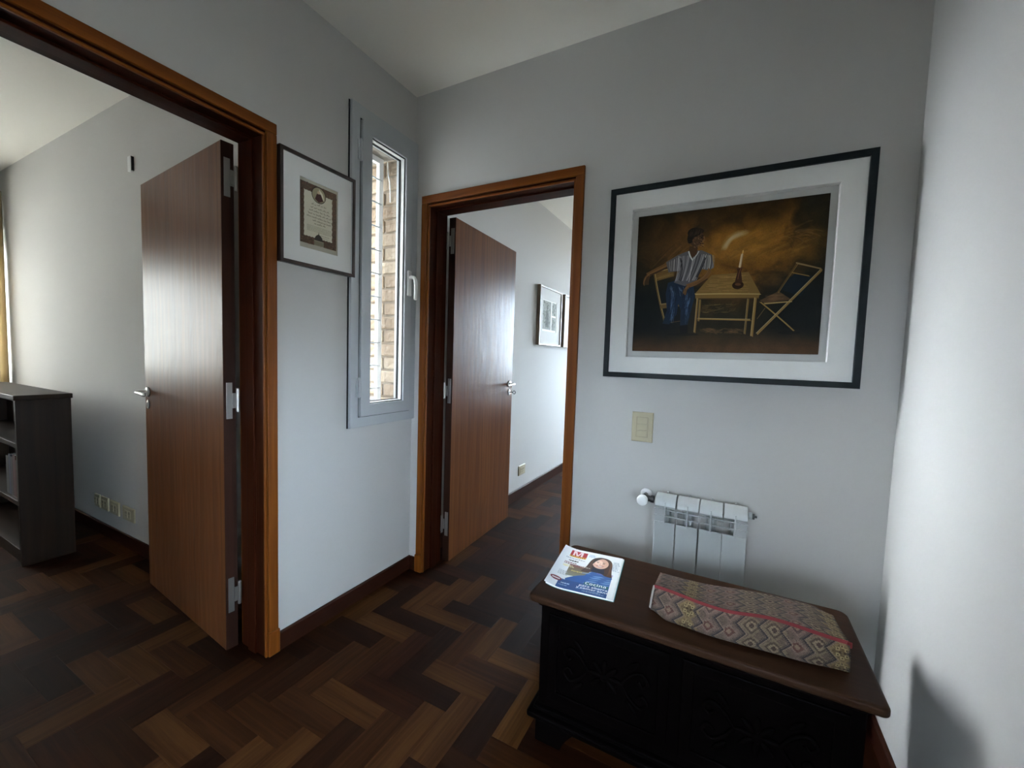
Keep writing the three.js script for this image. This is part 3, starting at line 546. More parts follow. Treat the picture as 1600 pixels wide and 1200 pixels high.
{
  const g = group('woven_bag', 'flat woven pouch with kilim pattern and red zip, lying on the chest', 'bag');
  const xa = 1.43, xb = 1.888, n = 48;
  const lerpT = (t, pts) => { for (let i = 1; i < pts.length; i++) if (t <= pts[i][0]) { const k = (t - pts[i - 1][0]) / (pts[i][0] - pts[i - 1][0]), s = k * k * (3 - 2 * k); return mix(pts[i - 1][1], pts[i][1], s); } return pts.at(-1)[1]; };
  const zipY = (t) => lerpT(t, [[0, 0.602], [0.4, 0.593], [0.65, 0.604], [1, 0.597]]), zipZ = (t) => lerpT(t, [[0, 0.596], [0.35, 0.607], [0.7, 0.602], [1, 0.605]]);
  const botZ = (t) => lerpT(t, [[0, 0.592], [0.12, 0.62], [0.35, 0.628], [0.75, 0.618], [1, 0.604]]), botY = (t) => lerpT(t, [[0, 0.524], [0.12, 0.5215], [0.5, 0.5215], [1, 0.522]]);
  const backZ = (t) => lerpT(t, [[0, 0.452], [0.5, 0.43], [0.85, 0.412], [1, 0.418]]), backY = (t) => lerpT(t, [[0, 0.578], [0.3, 0.572], [0.6, 0.58], [0.88, 0.576], [1, 0.566]]);
  function section(t) {   // control polygon -> closed smooth loop in (z, y)
    const Z = zipZ(t), Y = zipY(t), bz = botZ(t), by = botY(t), kz = backZ(t), ky = backY(t);
    const c = new THREE.CatmullRomCurve3([[Z, Y], [Z + (bz - Z) * 0.35 + 0.013, (Y + by) / 2 + 0.012], [bz + 0.006, by + 0.013], [bz - 0.008, by], [mix(bz, kz, 0.5), 0.5215], [kz + 0.012, 0.5225], [kz - 0.003, 0.54], [kz, ky - 0.006], [kz + 0.012, ky + 0.001], [mix(kz, Z, 0.5), mix(ky, Y, 0.5) + 0.004 * Math.sin(t * 17)]].map(([z, y]) => new THREE.Vector3(0, y, z)), true, 'catmullrom', 0.35);
    return c.getPoints(60).slice(0, 60);
  }
  const pos = [], uv = [], idx = [], S = 60;
  for (let i = 0; i <= n; i++) {
    const t = i / n, pts = section(t), x = mix(xa, xb, t); let len = 0;
    for (let k = 0; k <= S; k++) { const p = pts[k % S]; if (k) len += p.distanceTo(pts[k - 1]); const lean = (p.y - 0.52) * mix(0.12, -0.08, t); pos.push(x + lean, p.y, p.z); uv.push(((x - xa) / 0.5), 0.5 + len / 0.32); }
  }
  const row = S + 1;
  for (let i = 0; i < n; i++) for (let k = 0; k < S; k++) { const a = i * row + k, b = a + row; idx.push(a, a + 1, b, b, a + 1, b + 1); }
  // end caps
  for (const [i, flip] of [[0, 1], [n, 0]]) { let cy = 0, cz = 0, cxx = 0; for (let k = 0; k < S; k++) { cxx += pos[(i * row + k) * 3]; cy += pos[(i * row + k) * 3 + 1]; cz += pos[(i * row + k) * 3 + 2]; } const ci = pos.length / 3; pos.push(cxx / S + (flip ? 0.002 : -0.002), cy / S, cz / S); uv.push(flip ? 0 : 1, 0.4); for (let k = 0; k < S; k++) flip ? idx.push(ci, i * row + k + 1, i * row + k) : idx.push(ci, i * row + k, i * row + k + 1); }
  const q = new THREE.BufferGeometry(); q.setAttribute('position', new THREE.Float32BufferAttribute(pos, 3)); q.setAttribute('uv', new THREE.Float32BufferAttribute(uv, 2)); q.setIndex(idx); q.computeVertexNormals();
  mesh('pouch', q, std({ map: kilimTex, color: new THREE.Color().setRGB(0.54, 0.48, 0.41), roughness: 0.95, bumpMap: fineBump, bumpScale: 0.0008 }), g);
  // zip: flat red ribbon with a raised coil, and its end tab
  const zp = [], tape = [], ti = [];
  for (let i = 0; i <= n; i++) { const t = i / n, x = mix(xa, xb, t) + (zipY(t) - 0.52) * mix(0.12, -0.08, t); zp.push([x, zipY(t) + 0.0015, zipZ(t) + 0.001]); }
  for (let i = 0; i <= n; i++) { const [x, y, z] = zp[i]; for (const [dy, dz] of [[0.0016, -0.0025], [0.0024, 0.0], [-0.001, 0.0032], [-0.0038, 0.005]]) tape.push(x, y + dy, z + dz); }
  for (let i = 0; i < n; i++) for (let k = 0; k < 3; k++) { const a = i * 4 + k, b = a + 4; ti.push(a, a + 1, b, b, a + 1, b + 1); }
  const tg = new THREE.BufferGeometry(); tg.setAttribute('position', new THREE.Float32BufferAttribute(tape, 3)); tg.setIndex(ti); tg.computeVertexNormals();
  mesh('zip', [uvMetres(tg, 0), uvMetres(tube(zp, 0.0021, 90, 8), 0), bx(xb - 0.012, 0.587, 0.606, xb - 0.001, 0.601, 0.6115, 0.002)], M.red, g).userData.label = 'bright red zip along the front edge';
  const edge = []; for (let k = 0; k <= 12; k++) { const pts = section(0), p = pts[k]; edge.push([xa - 0.001 + (p.y - 0.52) * 0.12, p.y, p.z + 0.0005]); }
  mesh('piping', tube(edge, 0.0028, 30, 8), M.lining, g);
}

// ───────────────────────── framed painting ─────────────────────────
const paintTex = canvasTex(1280, 1104, (c, w, h) => {
  const r = rng(4), P = (t, v) => [t * w, v * h];
  const img = c.createImageData(w, h);
  for (let y = 0; y < h; y++) for (let x = 0; x < w; x++) {
    const u = x / w, v = y / h, wx = fbm(u * 4 + 11, v * 4, 0, 0, 4), wy = fbm(u * 4, v * 4 + 5, 0, 0, 4);
    const n1 = fbm(u * 5 + wx * 2.4, v * 7 + wy * 2.4, 0, 0, 5), n2 = fbm(u * 22 + wx * 4, v * 15 + wy * 3, 0, 0, 3), n3 = vnoise(u * 240, v * 200);
    const d = Math.hypot((u - 0.62) / 0.38, (v - 0.3) / 0.3) + (n1 - 0.5) * 1.7, dl = Math.hypot((u - 0.2) / 0.24, (v - 0.22) / 0.2) + (n1 - 0.5) * 1.6;
    let col = mix3([152, 106, 36], [92, 58, 16], clamp(d * 1.15 - 0.2));
    col = mix3(col, [40, 32, 16], clamp(d * 1.3 - 0.95));
    if (v < 0.2) col = mix3(col, [44, 31, 10], clamp((0.2 - v + (n1 - 0.5) * 0.2) * 5) * 0.8);
    col = mix3(col, [86, 60, 32], clamp(1 - dl) * 0.65);
    col = mix3(col, [34, 32, 22], clamp((u - 0.78 + (n1 - 0.5) * 0.3) * 4) * 0.85);
    col = mix3(col, [15, 18, 18], clamp((v - 0.43 + (n1 - 0.5) * 0.12) * 6) * clamp(Math.abs(u - 0.52) * 4 - 0.25));
    if (v > 0.6) col = mix3(col, [38, 34, 22], clamp((v - 0.6) * 6) * clamp(1 - Math.abs(u - 0.52) * 4));
    col = mix3(col, [84, 58, 36], clamp((v - 0.83 + (n1 - 0.5) * 0.1) * 7) * 0.9);
    const k = 0.8 + 0.3 * n2 + 0.12 * n3, o = (y * w + x) * 4; for (let q = 0; q < 3; q++) img.data[o + q] = col[q] * k; img.data[o + 3] = 255;
  }
  c.putImageData(img, 0, 0);
  c.lineCap = 'round'; c.lineJoin = 'round';
  const path = (pts) => { c.beginPath(); c.moveTo(...P(...pts[0])); for (let i = 1; i < pts.length - 1; i++) { const [ax, ay] = P(...pts[i]), [bx2, by2] = P(...pts[i + 1]); i === pts.length - 2 ? c.quadraticCurveTo(ax, ay, bx2, by2) : c.quadraticCurveTo(ax, ay, (ax + bx2) / 2, (ay + by2) / 2); } if (pts.length === 2) c.lineTo(...P(...pts[1])); };
  const line = (pts, lw, col) => { c.strokeStyle = col; c.lineWidth = lw; path(pts); c.stroke(); };
  const poly = (pts, col) => { c.fillStyle = col; c.beginPath(); pts.forEach((p, i) => (i ? c.lineTo(...P(...p)) : c.moveTo(...P(...p)))); c.closePath(); c.fill(); };
  const blob = (t, v, rx, ry, rot, col) => { c.fillStyle = col; c.beginPath(); c.ellipse(...P(t, v), rx, ry, rot, 0, 7); c.fill(); };
  // a long brushed shape: many thin offset hairs
  const brush = (pts, lw, cols, n = 9) => { for (let k = 0; k < n; k++) { const o = (k / (n - 1) - 0.5) * lw, j = (r() - 0.5) * 0.006; line(pts.map(([a, b], i) => [a + (o * 0.7) / w + j, b + (o * 0.7) / h + (r() - 0.5) * 0.003]), lw / n * 1.7, cols[Math.floor(r() * cols.length)]); } };
  // smoke of the candle
  c.globalAlpha = 0.035; for (let k = 0; k < 70; k++) { const o = (r() - 0.5) * 0.03, q = (r() - 0.5) * 0.03; line([[0.505 + o, 0.28 + q], [0.525 + o, 0.225 + q], [0.565 + o, 0.198 + q * 1.4], [0.6 + o * 2, 0.19 + q]], 6 + r() * 14, k % 3 ? '#c8b490' : '#f0e8d2'); } c.globalAlpha = 0.1; for (let k = 0; k < 30; k++) { const a = r() * 0.35, b = r() * 0.2; line([[0.52 + a, 0.16 + b], [0.56 + a, 0.13 + b], [0.6 + a, 0.12 + b]], 6 + r() * 12, k % 2 ? '#d0a458' : '#3a2810'); } c.globalAlpha = 0.16; for (let k = 0; k < 22; k++) { const a = r() * 0.14, b = r() * 0.12; line([[0.1 + a, 0.3 + b], [0.14 + a, 0.25 + b], [0.17 + a, 0.22 + b]], 5 + r() * 9, k % 2 ? '#a87a48' : '#2a1c0c'); line([[0.78 + a * 0.8, 0.2 + b * 0.6], [0.82 + a * 0.8, 0.18 + b * 0.6], [0.84 + a, 0.2 + b]], 3 + r() * 5, k % 2 ? '#b58c62' : '#241a10'); } c.globalAlpha = 1;
  const W1 = ['#8a6c38', '#a2844a', '#6a4f26', '#937540'], W2 = ['#b59c68', '#9c824e', '#c4ae7c'], WD = ['#4e3a1c', '#3e2d16'];
  // chair on the left
  poly([[0.113, 0.42], [0.235, 0.395], [0.235, 0.455], [0.125, 0.485]], '#6f5428'); for (let k = 0; k < 26; k++) { const q = r(); line([[0.12 + r() * 0.04, mix(0.425, 0.475, q)], [0.2 + r() * 0.035, mix(0.405, 0.45, q)]], 3, W1[k % 4] + '99'); }
  brush([[0.113, 0.418], [0.235, 0.394]], 7, W2); brush([[0.115, 0.42], [0.147, 0.61], [0.193, 0.785]], 14, W1); line([[0.121, 0.43], [0.152, 0.61], [0.198, 0.785]], 3, '#c0a872');
  poly([[0.16, 0.655], [0.33, 0.635], [0.33, 0.665], [0.165, 0.688]], '#71572c'); brush([[0.16, 0.655], [0.33, 0.634]], 5, W2, 4); line([[0.22, 0.79], [0.31, 0.775]], 4, '#6a5230');
  // trousers
  poly([[0.2, 0.5], [0.3, 0.47], [0.35, 0.53], [0.362, 0.6], [0.345, 0.7], [0.328, 0.81], [0.285, 0.815], [0.284, 0.7], [0.268, 0.655], [0.262, 0.73], [0.22, 0.805], [0.18, 0.795], [0.203, 0.7], [0.19, 0.58]], '#182a44');
  for (let k = 0; k < 120; k++) { const a = r(), b = r(), leg = r() < 0.5, x0 = leg ? mix(0.205, 0.258, a) : mix(0.292, 0.345, a), y0 = mix(0.55, 0.76, b), bright = Math.abs(a - 0.55) < 0.25; line([[x0, y0], [x0 - 0.004 + r() * 0.006, y0 + 0.022], [x0 - 0.008 + r() * 0.008, y0 + 0.04]], 2 + r() * 4, bright ? 'rgba(96,128,172,.35)' : 'rgba(14,24,44,.4)'); }
  for (let k = 0; k < 40; k++) { const a = r(); line([[mix(0.205, 0.33, a), 0.52 + r() * 0.05], [mix(0.215, 0.34, a), 0.55 + r() * 0.05]], 3 + r() * 3, r() < 0.4 ? 'rgba(120,140,170,.35)' : 'rgba(16,26,46,.4)'); }
  poly([[0.172, 0.795], [0.225, 0.802], [0.222, 0.838], [0.172, 0.842]], '#0b0c10'); poly([[0.282, 0.812], [0.328, 0.806], [0.332, 0.865], [0.29, 0.872]], '#0b0c10');
  // arm over the chair back
  const S1 = ['#7a5630', '#6a4826', '#8a643a'], S2 = ['#3e2a18', '#4a321c'];
  brush([[0.205, 0.365], [0.14, 0.395], [0.075, 0.432]], 32, S1); brush([[0.2, 0.385], [0.14, 0.415], [0.09, 0.437]], 10, S2, 4); brush([[0.08, 0.43], [0.048, 0.455], [0.052, 0.505]], 14, S1, 5); for (const o of [0, 0.008, 0.016]) line([[0.07 + o, 0.44], [0.062 + o, 0.475], [0.064 + o, 0.505]], 5, '#6a4826');
  // shirt with folds
  poly([[0.182, 0.35], [0.25, 0.305], [0.31, 0.282], [0.385, 0.285], [0.44, 0.32], [0.458, 0.41], [0.43, 0.43], [0.388, 0.415], [0.365, 0.5], [0.3, 0.53], [0.235, 0.5], [0.262, 0.42], [0.2, 0.425]], '#5f5e66');
  const fold = (x0, y0, x1, y1, x2, y2) => { for (let k = 0; k < 6; k++) { const o = (r() - 0.5) * 0.016; line([[x0 + o, y0], [x1 + o, y1], [x2 + o, y2]], 2 + r() * 4, ['rgba(206,206,214,.5)', 'rgba(170,170,180,.5)', 'rgba(36,34,44,.5)'][k % 3]); } };
  for (let k = 0; k < 9; k++) { const t = k / 8; fold(mix(0.26, 0.42, t), 0.315, mix(0.265, 0.4, t), 0.4, mix(0.25, 0.36, t), 0.49); }
  for (let k = 0; k < 5; k++) { const t = k / 4; fold(mix(0.2, 0.27, t), mix(0.35, 0.32, t), mix(0.2, 0.268, t), 0.385, mix(0.208, 0.262, t), 0.415); fold(mix(0.4, 0.445, t), 0.325, mix(0.405, 0.455, t), 0.37, mix(0.4, 0.445, t), 0.415); }
  brush([[0.268, 0.33], [0.288, 0.41], [0.27, 0.49]], 9, ['#26252e', '#33323c'], 4); brush([[0.405, 0.34], [0.39, 0.41], [0.365, 0.47]], 9, ['#26252e', '#33323c'], 4); line([[0.338, 0.345], [0.33, 0.42], [0.322, 0.5]], 3, '#d6d6dc');
  // forearm across the lap
  brush([[0.437, 0.425], [0.425, 0.47], [0.37, 0.512], [0.318, 0.53]], 30, S1); brush([[0.425, 0.488], [0.37, 0.527]], 8, S2, 4); brush([[0.322, 0.53], [0.303, 0.55], [0.3, 0.585]], 20, S1, 7); for (const o of [0, 0.01, 0.02]) line([[0.294 + o, 0.55], [0.29 + o, 0.59]], 4, '#4a321c');
  // head turned to the right
  poly([[0.315, 0.25], [0.362, 0.255], [0.358, 0.31], [0.332, 0.335], [0.308, 0.295]], '#50351f');
  blob(0.353, 0.2, 46, 64, 0.18, '#4b3322'); for (let k = 0; k < 90; k++) { const t = 0.335 + r() * 0.055, v = 0.175 + r() * 0.085; line([[t, v], [t + 0.006, v + 0.004 + r() * 0.006]], 2 + r() * 3, ['rgba(150,112,84,.4)', 'rgba(44,28,18,.45)', 'rgba(176,140,108,.3)'][k % 3]); }
  blob(0.338, 0.155, 50, 36, -0.05, '#1b130e'); blob(0.318, 0.19, 24, 46, 0.1, '#1e1510'); blob(0.365, 0.148, 34, 20, 0.3, '#241811'); for (let k = 0; k < 26; k++) { const a = r(); line([[0.31 + a * 0.07, 0.135 + r() * 0.03], [0.305 + a * 0.07, 0.165 + r() * 0.02]], 2, 'rgba(84,62,46,.5)'); }
  line([[0.366, 0.188], [0.378, 0.183], [0.389, 0.187]], 4, '#120c0a'); blob(0.38, 0.197, 6, 3.5, 0.1, '#0d0908'); line([[0.392, 0.19], [0.401, 0.214], [0.391, 0.22]], 5, '#7d5a3e'); line([[0.374, 0.238], [0.391, 0.239]], 4, '#2a1712'); blob(0.335, 0.21, 8, 13, 0.1, '#5f4129');
  line([[0.312, 0.288], [0.32, 0.325], [0.336, 0.348]], 10, '#cfd0d4'); line([[0.368, 0.292], [0.357, 0.32], [0.338, 0.345]], 8, '#b9bac0');
  // table
  poly([[0.362, 0.585], [0.447, 0.462], [0.64, 0.455], [0.706, 0.6], [0.7, 0.632], [0.365, 0.622]], '#7e6232');
  for (let k = 0; k < 150; k++) { const q = r(), y = mix(0.47, 0.6, q), x0 = mix(mix(0.445, 0.37, q), mix(0.645, 0.7, q), r() * 0.75); line([[x0, y], [x0 + 0.03, y + 0.002], [Math.min(x0 + 0.05, mix(0.645, 0.7, q)), y + 0.001]], 2 + r() * 4, ['rgba(184,148,88,.32)', 'rgba(110,82,38,.3)', 'rgba(150,118,64,.3)'][k % 3]); }
  brush([[0.362, 0.59], [0.54, 0.594], [0.706, 0.606]], 8, W2, 5); brush([[0.366, 0.622], [0.7, 0.634]], 7, WD, 4);
  for (const [a, b, q, e, lw] of [[0.648, 0.635, 0.642, 0.87, 10], [0.392, 0.63, 0.39, 0.78, 7], [0.378, 0.62, 0.372, 0.86, 14], [0.685, 0.63, 0.678, 0.885, 14]]) { brush([[a, b], [(a + q) / 2, (b + e) / 2], [q, e]], lw, W1, 6); line([[a - 0.004, b], [q - 0.004, e]], lw * 0.22, '#c4b183'); }
  brush([[0.385, 0.765], [0.52, 0.77], [0.665, 0.778]], 10, W1, 5); line([[0.385, 0.76], [0.665, 0.772]], 2.5, '#c9b88c');
  for (let k = 0; k < 40; k++) { const x = 0.4 + r() * 0.16, y = 0.665 + r() * 0.06; line([[x, y], [x + 0.02, y + 0.006], [x + 0.03, y - 0.004]], 3 + r() * 3, 'rgba(128,112,62,.28)'); const x2 = 0.4 + r() * 0.2; line([[x2, 0.83 + r() * 0.04], [x2 + 0.04, 0.835 + r() * 0.04]], 6 + r() * 6, 'rgba(134,102,64,.2)'); }
  // candle in a bottle
  blob(0.59, 0.54, 38, 30, 0, '#341d10'); poly([[0.572, 0.525], [0.584, 0.45], [0.577, 0.422], [0.608, 0.422], [0.602, 0.45], [0.612, 0.525]], '#45271a'); blob(0.59, 0.535, 20, 10, 0.1, 'rgba(140,90,56,.6)'); line([[0.588, 0.5], [0.59, 0.46], [0.6, 0.43]], 4, '#7c4c30'); line([[0.575, 0.427], [0.61, 0.425]], 6, '#5c3a24');
  line([[0.594, 0.418], [0.602, 0.335]], 13, '#c4b094'); line([[0.59, 0.418], [0.598, 0.337]], 4, '#ddcdb2'); line([[0.6, 0.418], [0.607, 0.337]], 3, '#8a7052'); blob(0.605, 0.318, 5, 13, 0.1, '#d9a860');
  // folding chair on the right
  poly([[0.8, 0.578], [0.868, 0.478], [0.952, 0.505], [0.9, 0.632]], '#101c27'); poly([[0.706, 0.648], [0.795, 0.592], [0.86, 0.65], [0.73, 0.667]], '#5a432c'); for (let k = 0; k < 24; k++) { const q = r(); line([[0.73 + r() * 0.05, mix(0.61, 0.66, q)], [0.78 + r() * 0.05, mix(0.605, 0.655, q)]], 3, 'rgba(146,112,76,.3)'); }
  brush([[0.872, 0.42], [0.83, 0.51], [0.79, 0.6]], 8, W1, 4); brush([[0.872, 0.417], [0.93, 0.44], [0.985, 0.462]], 14, ['#8b7656', '#a08a66', '#6c583c'], 6); brush([[0.852, 0.477], [0.93, 0.502]], 7, W1, 4);
  brush([[0.71, 0.66], [0.8, 0.755], [0.88, 0.85]], 10, W1, 5); brush([[0.985, 0.47], [0.85, 0.665], [0.705, 0.87]], 14, W1, 6); line([[0.98, 0.468], [0.845, 0.662], [0.7, 0.866]], 3.5, '#cbbb92'); brush([[0.73, 0.67], [0.86, 0.66]], 6, W2, 3); line([[0.735, 0.7], [0.7, 0.77]], 4, '#6c5736');
  blob(0.86, 0.862, 66, 13, 0, 'rgba(10,10,12,.6)'); blob(0.3, 0.875, 120, 12, 0, 'rgba(10,10,12,.45)');
  // signature, too small to read
  c.strokeStyle = '#3a281a'; c.lineWidth = 2; c.beginPath(); for (let i = 0; i < 62; i++) { const x = 0.86 * w + i * 2, y = 0.945 * h - 6 * Math.abs(Math.sin(i * 0.8)) - (i % 17 === 0 ? 10 : 0); i ? c.lineTo(x, y) : c.moveTo(x, y); } c.stroke();
});
{
  const g = group('framed_painting', 'large black framed painting of a seated man at a candlelit table', 'painting', [0, 0, 0.002]);
  mesh('frame', ring(1.109, 1.175, 1.9825, 1.960, 1.13, 1.196, 1.961, 1.938, 0, 0.046, 0.0015), M.frameBlack, g);
  mesh('mat', ring(1.127, 1.193, 1.964, 1.941, 1.2, 1.262, 1.889, 1.869, 0.004, 0.03, 0.001), M.mat, g);
  mesh('backing', [bx(1.127, 1.193, 0.0, 1.964, 1.941, 0.004)], M.matInner, g);
  const cv = mesh('canvas', bx(1.222, 1.288, 0.004, 1.866, 1.843, 0.0155, 0.0015), std({ color: 0x2a241d, roughness: 0.9 }), g);
  mesh('painted_face', print(1.2225, 1.2885, 1.8655, 1.8425, 0.0162), phy({ map: paintTex, color: new THREE.Color().setRGB(0.74, 0.7, 0.62), roughness: 0.6, specularIntensity: 0.3, bumpMap: fineBump, bumpScale: 0.0003 }), cv);
}

// ───────────────────────── certificate in a dark frame ─────────────────────────
const certTex = canvasTex(512, 788, (c, w, h) => {
  const r = rng(12);
  c.fillStyle = '#a39c8c'; c.fillRect(0, 0, w, h);
  c.fillStyle = '#4d3826'; c.fillRect(14, 44, w - 40, h - 110);
  for (let i = 0; i < 900; i++) { c.fillStyle = ['rgba(110,78,52,.5)', 'rgba(36,24,16,.5)', 'rgba(150,120,84,.3)', 'rgba(120,50,36,.35)'][Math.floor(r() * 4)]; c.beginPath(); c.ellipse(14 + r() * (w - 40), 44 + r() * (h - 110), 3 + r() * 8, 2 + r() * 5, r() * 3, 0, 7); c.fill(); }
  c.fillStyle = '#b9b19c'; c.beginPath(); c.moveTo(62, 130); for (let i = 0; i <= 20; i++) c.lineTo(62 + (i * 370) / 20, 128 + (i % 2) * 5); for (let i = 0; i <= 24; i++) c.lineTo(432 - (i % 3) * 4, 130 + (i * 500) / 24); for (let i = 0; i <= 20; i++) c.lineTo(432 - (i * 370) / 20, 634 + (i % 2) * 6); for (let i = 0; i <= 24; i++) c.lineTo(62 + (i % 3) * 3, 634 - (i * 504) / 24); c.closePath(); c.fill();
  // medallion with a robed figure
  c.fillStyle = '#2e2118'; c.beginPath(); c.arc(250, 140, 92, 0, 7); c.fill(); c.fillStyle = '#8f8568'; c.beginPath(); c.arc(250, 140, 84, 0, 7); c.fill();
  c.fillStyle = '#c3bba0'; c.beginPath(); c.moveTo(250, 66); c.lineTo(300, 110); c.lineTo(325, 190); c.lineTo(265, 150); c.closePath(); c.fill();
  c.fillStyle = '#4a2a22'; c.beginPath(); c.moveTo(225, 130); c.lineTo(275, 120); c.lineTo(310, 190); c.lineTo(250, 222); c.lineTo(200, 195); c.closePath(); c.fill(); c.fillStyle = '#b59a7c'; c.beginPath(); c.arc(248, 110, 18, 0, 7); c.fill();
  // lettering, too small to read
  const script = (x, y, len, hh, lw) => { c.strokeStyle = '#40372c'; c.lineWidth = lw * 0.7; c.beginPath(); let word = 20 + r() * 40, up = true; for (let i = 0; i < len; i += 1.5) { if (i > word) { i += hh * 0.5; word = i + hh * (1.2 + r() * 3); up = true; } const yy = y - hh * (0.28 + 0.24 * Math.sin(i * (9 / hh)) + (Math.sin(i * (2.3 / hh) + y) > 0.8 ? 0.45 : 0)), xx = x + i + (y - yy) * 0.25; up ? c.moveTo(xx, yy) : c.lineTo(xx, yy); up = false; } c.stroke(); };
  script(155, 270, 60, 20, 4); script(225, 262, 120, 20, 4); script(145, 306, 240, 18, 4); script(125, 342, 270, 18, 4); script(110, 378, 300, 18, 4); script(95, 414, 330, 18, 4); script(170, 450, 240, 18, 4); script(190, 482, 150, 18, 4);
  for (let k = 0; k < 5; k++) script(100, 512 + k * 14, 320, 6, 2); script(270, 600, 120, 10, 2.5); script(290, 622, 90, 8, 2);
  // domed building at the foot
  c.fillStyle = '#332a20'; c.beginPath(); c.moveTo(250, 560); c.lineTo(256, 590); c.quadraticCurveTo(300, 610, 306, 660); c.lineTo(196, 660); c.quadraticCurveTo(200, 610, 244, 590); c.closePath(); c.fill(); c.fillStyle = '#8a806a'; c.fillRect(190, 662, 124, 60); c.fillStyle = '#4d4332'; for (let k = 0; k < 7; k++) c.fillRect(196 + k * 17, 670, 7, 46);
});
// wall-hung frame: local x right, y up, z out of the wall; origin at its middle
function framedPicture(name, label, grp, pos, ry, w, h, bar, depth, frameMat, ap, tex, printDepth = 0.012, glazed = true) {
  const g = group(name, label, 'picture', pos, ry, grp), x = w / 2, y = h / 2;
  mesh('frame', ring(-x, -y, x, y, -x + bar, -y + bar, x - bar, y - bar, 0, depth, 0.0015), frameMat, g);
  mesh('backing', bx(-x + bar * 0.6, -y + bar * 0.6, 0, x - bar * 0.6, y - bar * 0.6, 0.003), M.matInner, g);
  mesh('mat', ring(-x + bar * 0.6, -y + bar * 0.6, x - bar * 0.6, y - bar * 0.6, ap[0], ap[1], ap[2], ap[3], printDepth, 0.003, 0.0008), M.mat, g);
  mesh('print', print(ap[0] - 0.004, ap[1] - 0.004, ap[2] + 0.004, ap[3] + 0.004, printDepth - 0.0005), std({ map: tex, roughness: 0.9 }), g);
  if (glazed) mesh('glass', bx(-x + bar * 0.8, -y + bar * 0.8, printDepth + 0.005, x - bar * 0.8, y - bar * 0.8, printDepth + 0.006), M.picGlass, g);
  return g;
}
framedPicture('framed_certificate', 'dark brown framed certificate with wide white mat between door frame and window', null, [0.001, 1.812, 0.612], Math.PI / 2, 0.362, 0.442, 0.014, 0.024, M.frameBrown, [-0.092, -0.142, 0.091, 0.136], certTex);

// ───────────────────────── light switch ─────────────────────────
function wallPlate(name, label, cat, pos, ry, w, h, build, grp) {
  const g = group(name, label, cat, pos, ry, grp), x = w / 2, y = h / 2;
  const s = new THREE.Shape(); s.moveTo(-x + 0.007, -y + 0.007); s.lineTo(x - 0.007, -y + 0.007); s.lineTo(x - 0.007, y - 0.007); s.lineTo(-x + 0.007, y - 0.007); s.closePath();
  const q = new THREE.ExtrudeGeometry(s, { depth: 0.003, bevelEnabled: true, bevelThickness: 0.0055, bevelSize: 0.007, bevelSegments: 4 }); q.translate(0, 0, 0.0055);
  // keep only what stands proud of the wall
  mesh('plate', q, M.cream, g); build(g); return g;
}
wallPlate('light_switch', 'cream light switch with three rockers under the large painting', 'switch', [1.278, 0.966, -0.004], 0, 0.088, 0.127, (g) => {
  mesh('module_frame', ring(-0.0245, -0.043, 0.0245, 0.043, -0.0222, -0.0407, 0.0222, 0.0407, 0.013, 0.0022, 0.0006), M.creamDark, g);
  for (const k of [-1, 0, 1]) { const b = new RoundedBoxGeometry(0.043, 0.0262, 0.005, 3, 0.0015); b.rotateX(k === 0 ? 0.05 : -0.05); b.translate(0, k * 0.027, 0.0145); mesh('rocker', b, M.cream, g); }
});
const outletFace = (g) => { for (const s of [-1, 1]) { const c = new RoundedBoxGeometry(0.034, 0.046, 0.003, 3, 0.0012); c.translate(s * 0.02, 0, 0.0145); const m = mesh('socket', c, M.cream, g); mesh('pin_hole', [bx(s * 0.02 - 0.008, 0.004, 0.0155, s * 0.02 - 0.005, 0.014, 0.0165), bx(s * 0.02 + 0.005, 0.004, 0.0155, s * 0.02 + 0.008, 0.014, 0.0165), bx(s * 0.02 - 0.0015, -0.014, 0.0155, s * 0.02 + 0.0015, -0.005, 0.0165)], M.slot, m); } };
wallPlate('wall_outlet', 'cream power outlet low on the white wall beyond the far door', 'outlet', [BX - 0.004, 0.248, -1.468], Math.PI / 2, 0.13, 0.088, outletFace);
[[-2.06, 0.08, 'cream wall outlet nearest the bookcase, half in its shadow'], [-1.945, 0.1, 'second cream wall outlet from the bookcase, low on the left room wall'], [-1.8, 0.125, 'third cream wall outlet from the bookcase, low on the left room wall'], [-1.605, 0.15, 'cream wall outlet closest to the open door of the left room']].forEach(([x, w, label]) =>
  wallPlate('wall_outlet', label, 'outlet', [x, 0.212, SZ - 0.004], 0, w, 0.085, outletFace, 'outlets low on the left room wall'));
{
  const g = group('blank_plate', 'small white cover plate high on the left room wall above the door', 'plate', [-1.46, 2.262, SZ]);
  mesh('cover', bx(-0.02, -0.042, 0, 0.018, 0.042, 0.014, 0.002), M.whitePlastic, g); mesh('dark_side_strip', bx(0.018, -0.038, 0, 0.024, 0.038, 0.012), M.slot, g);  // near-black strip down the right side of the plate
}

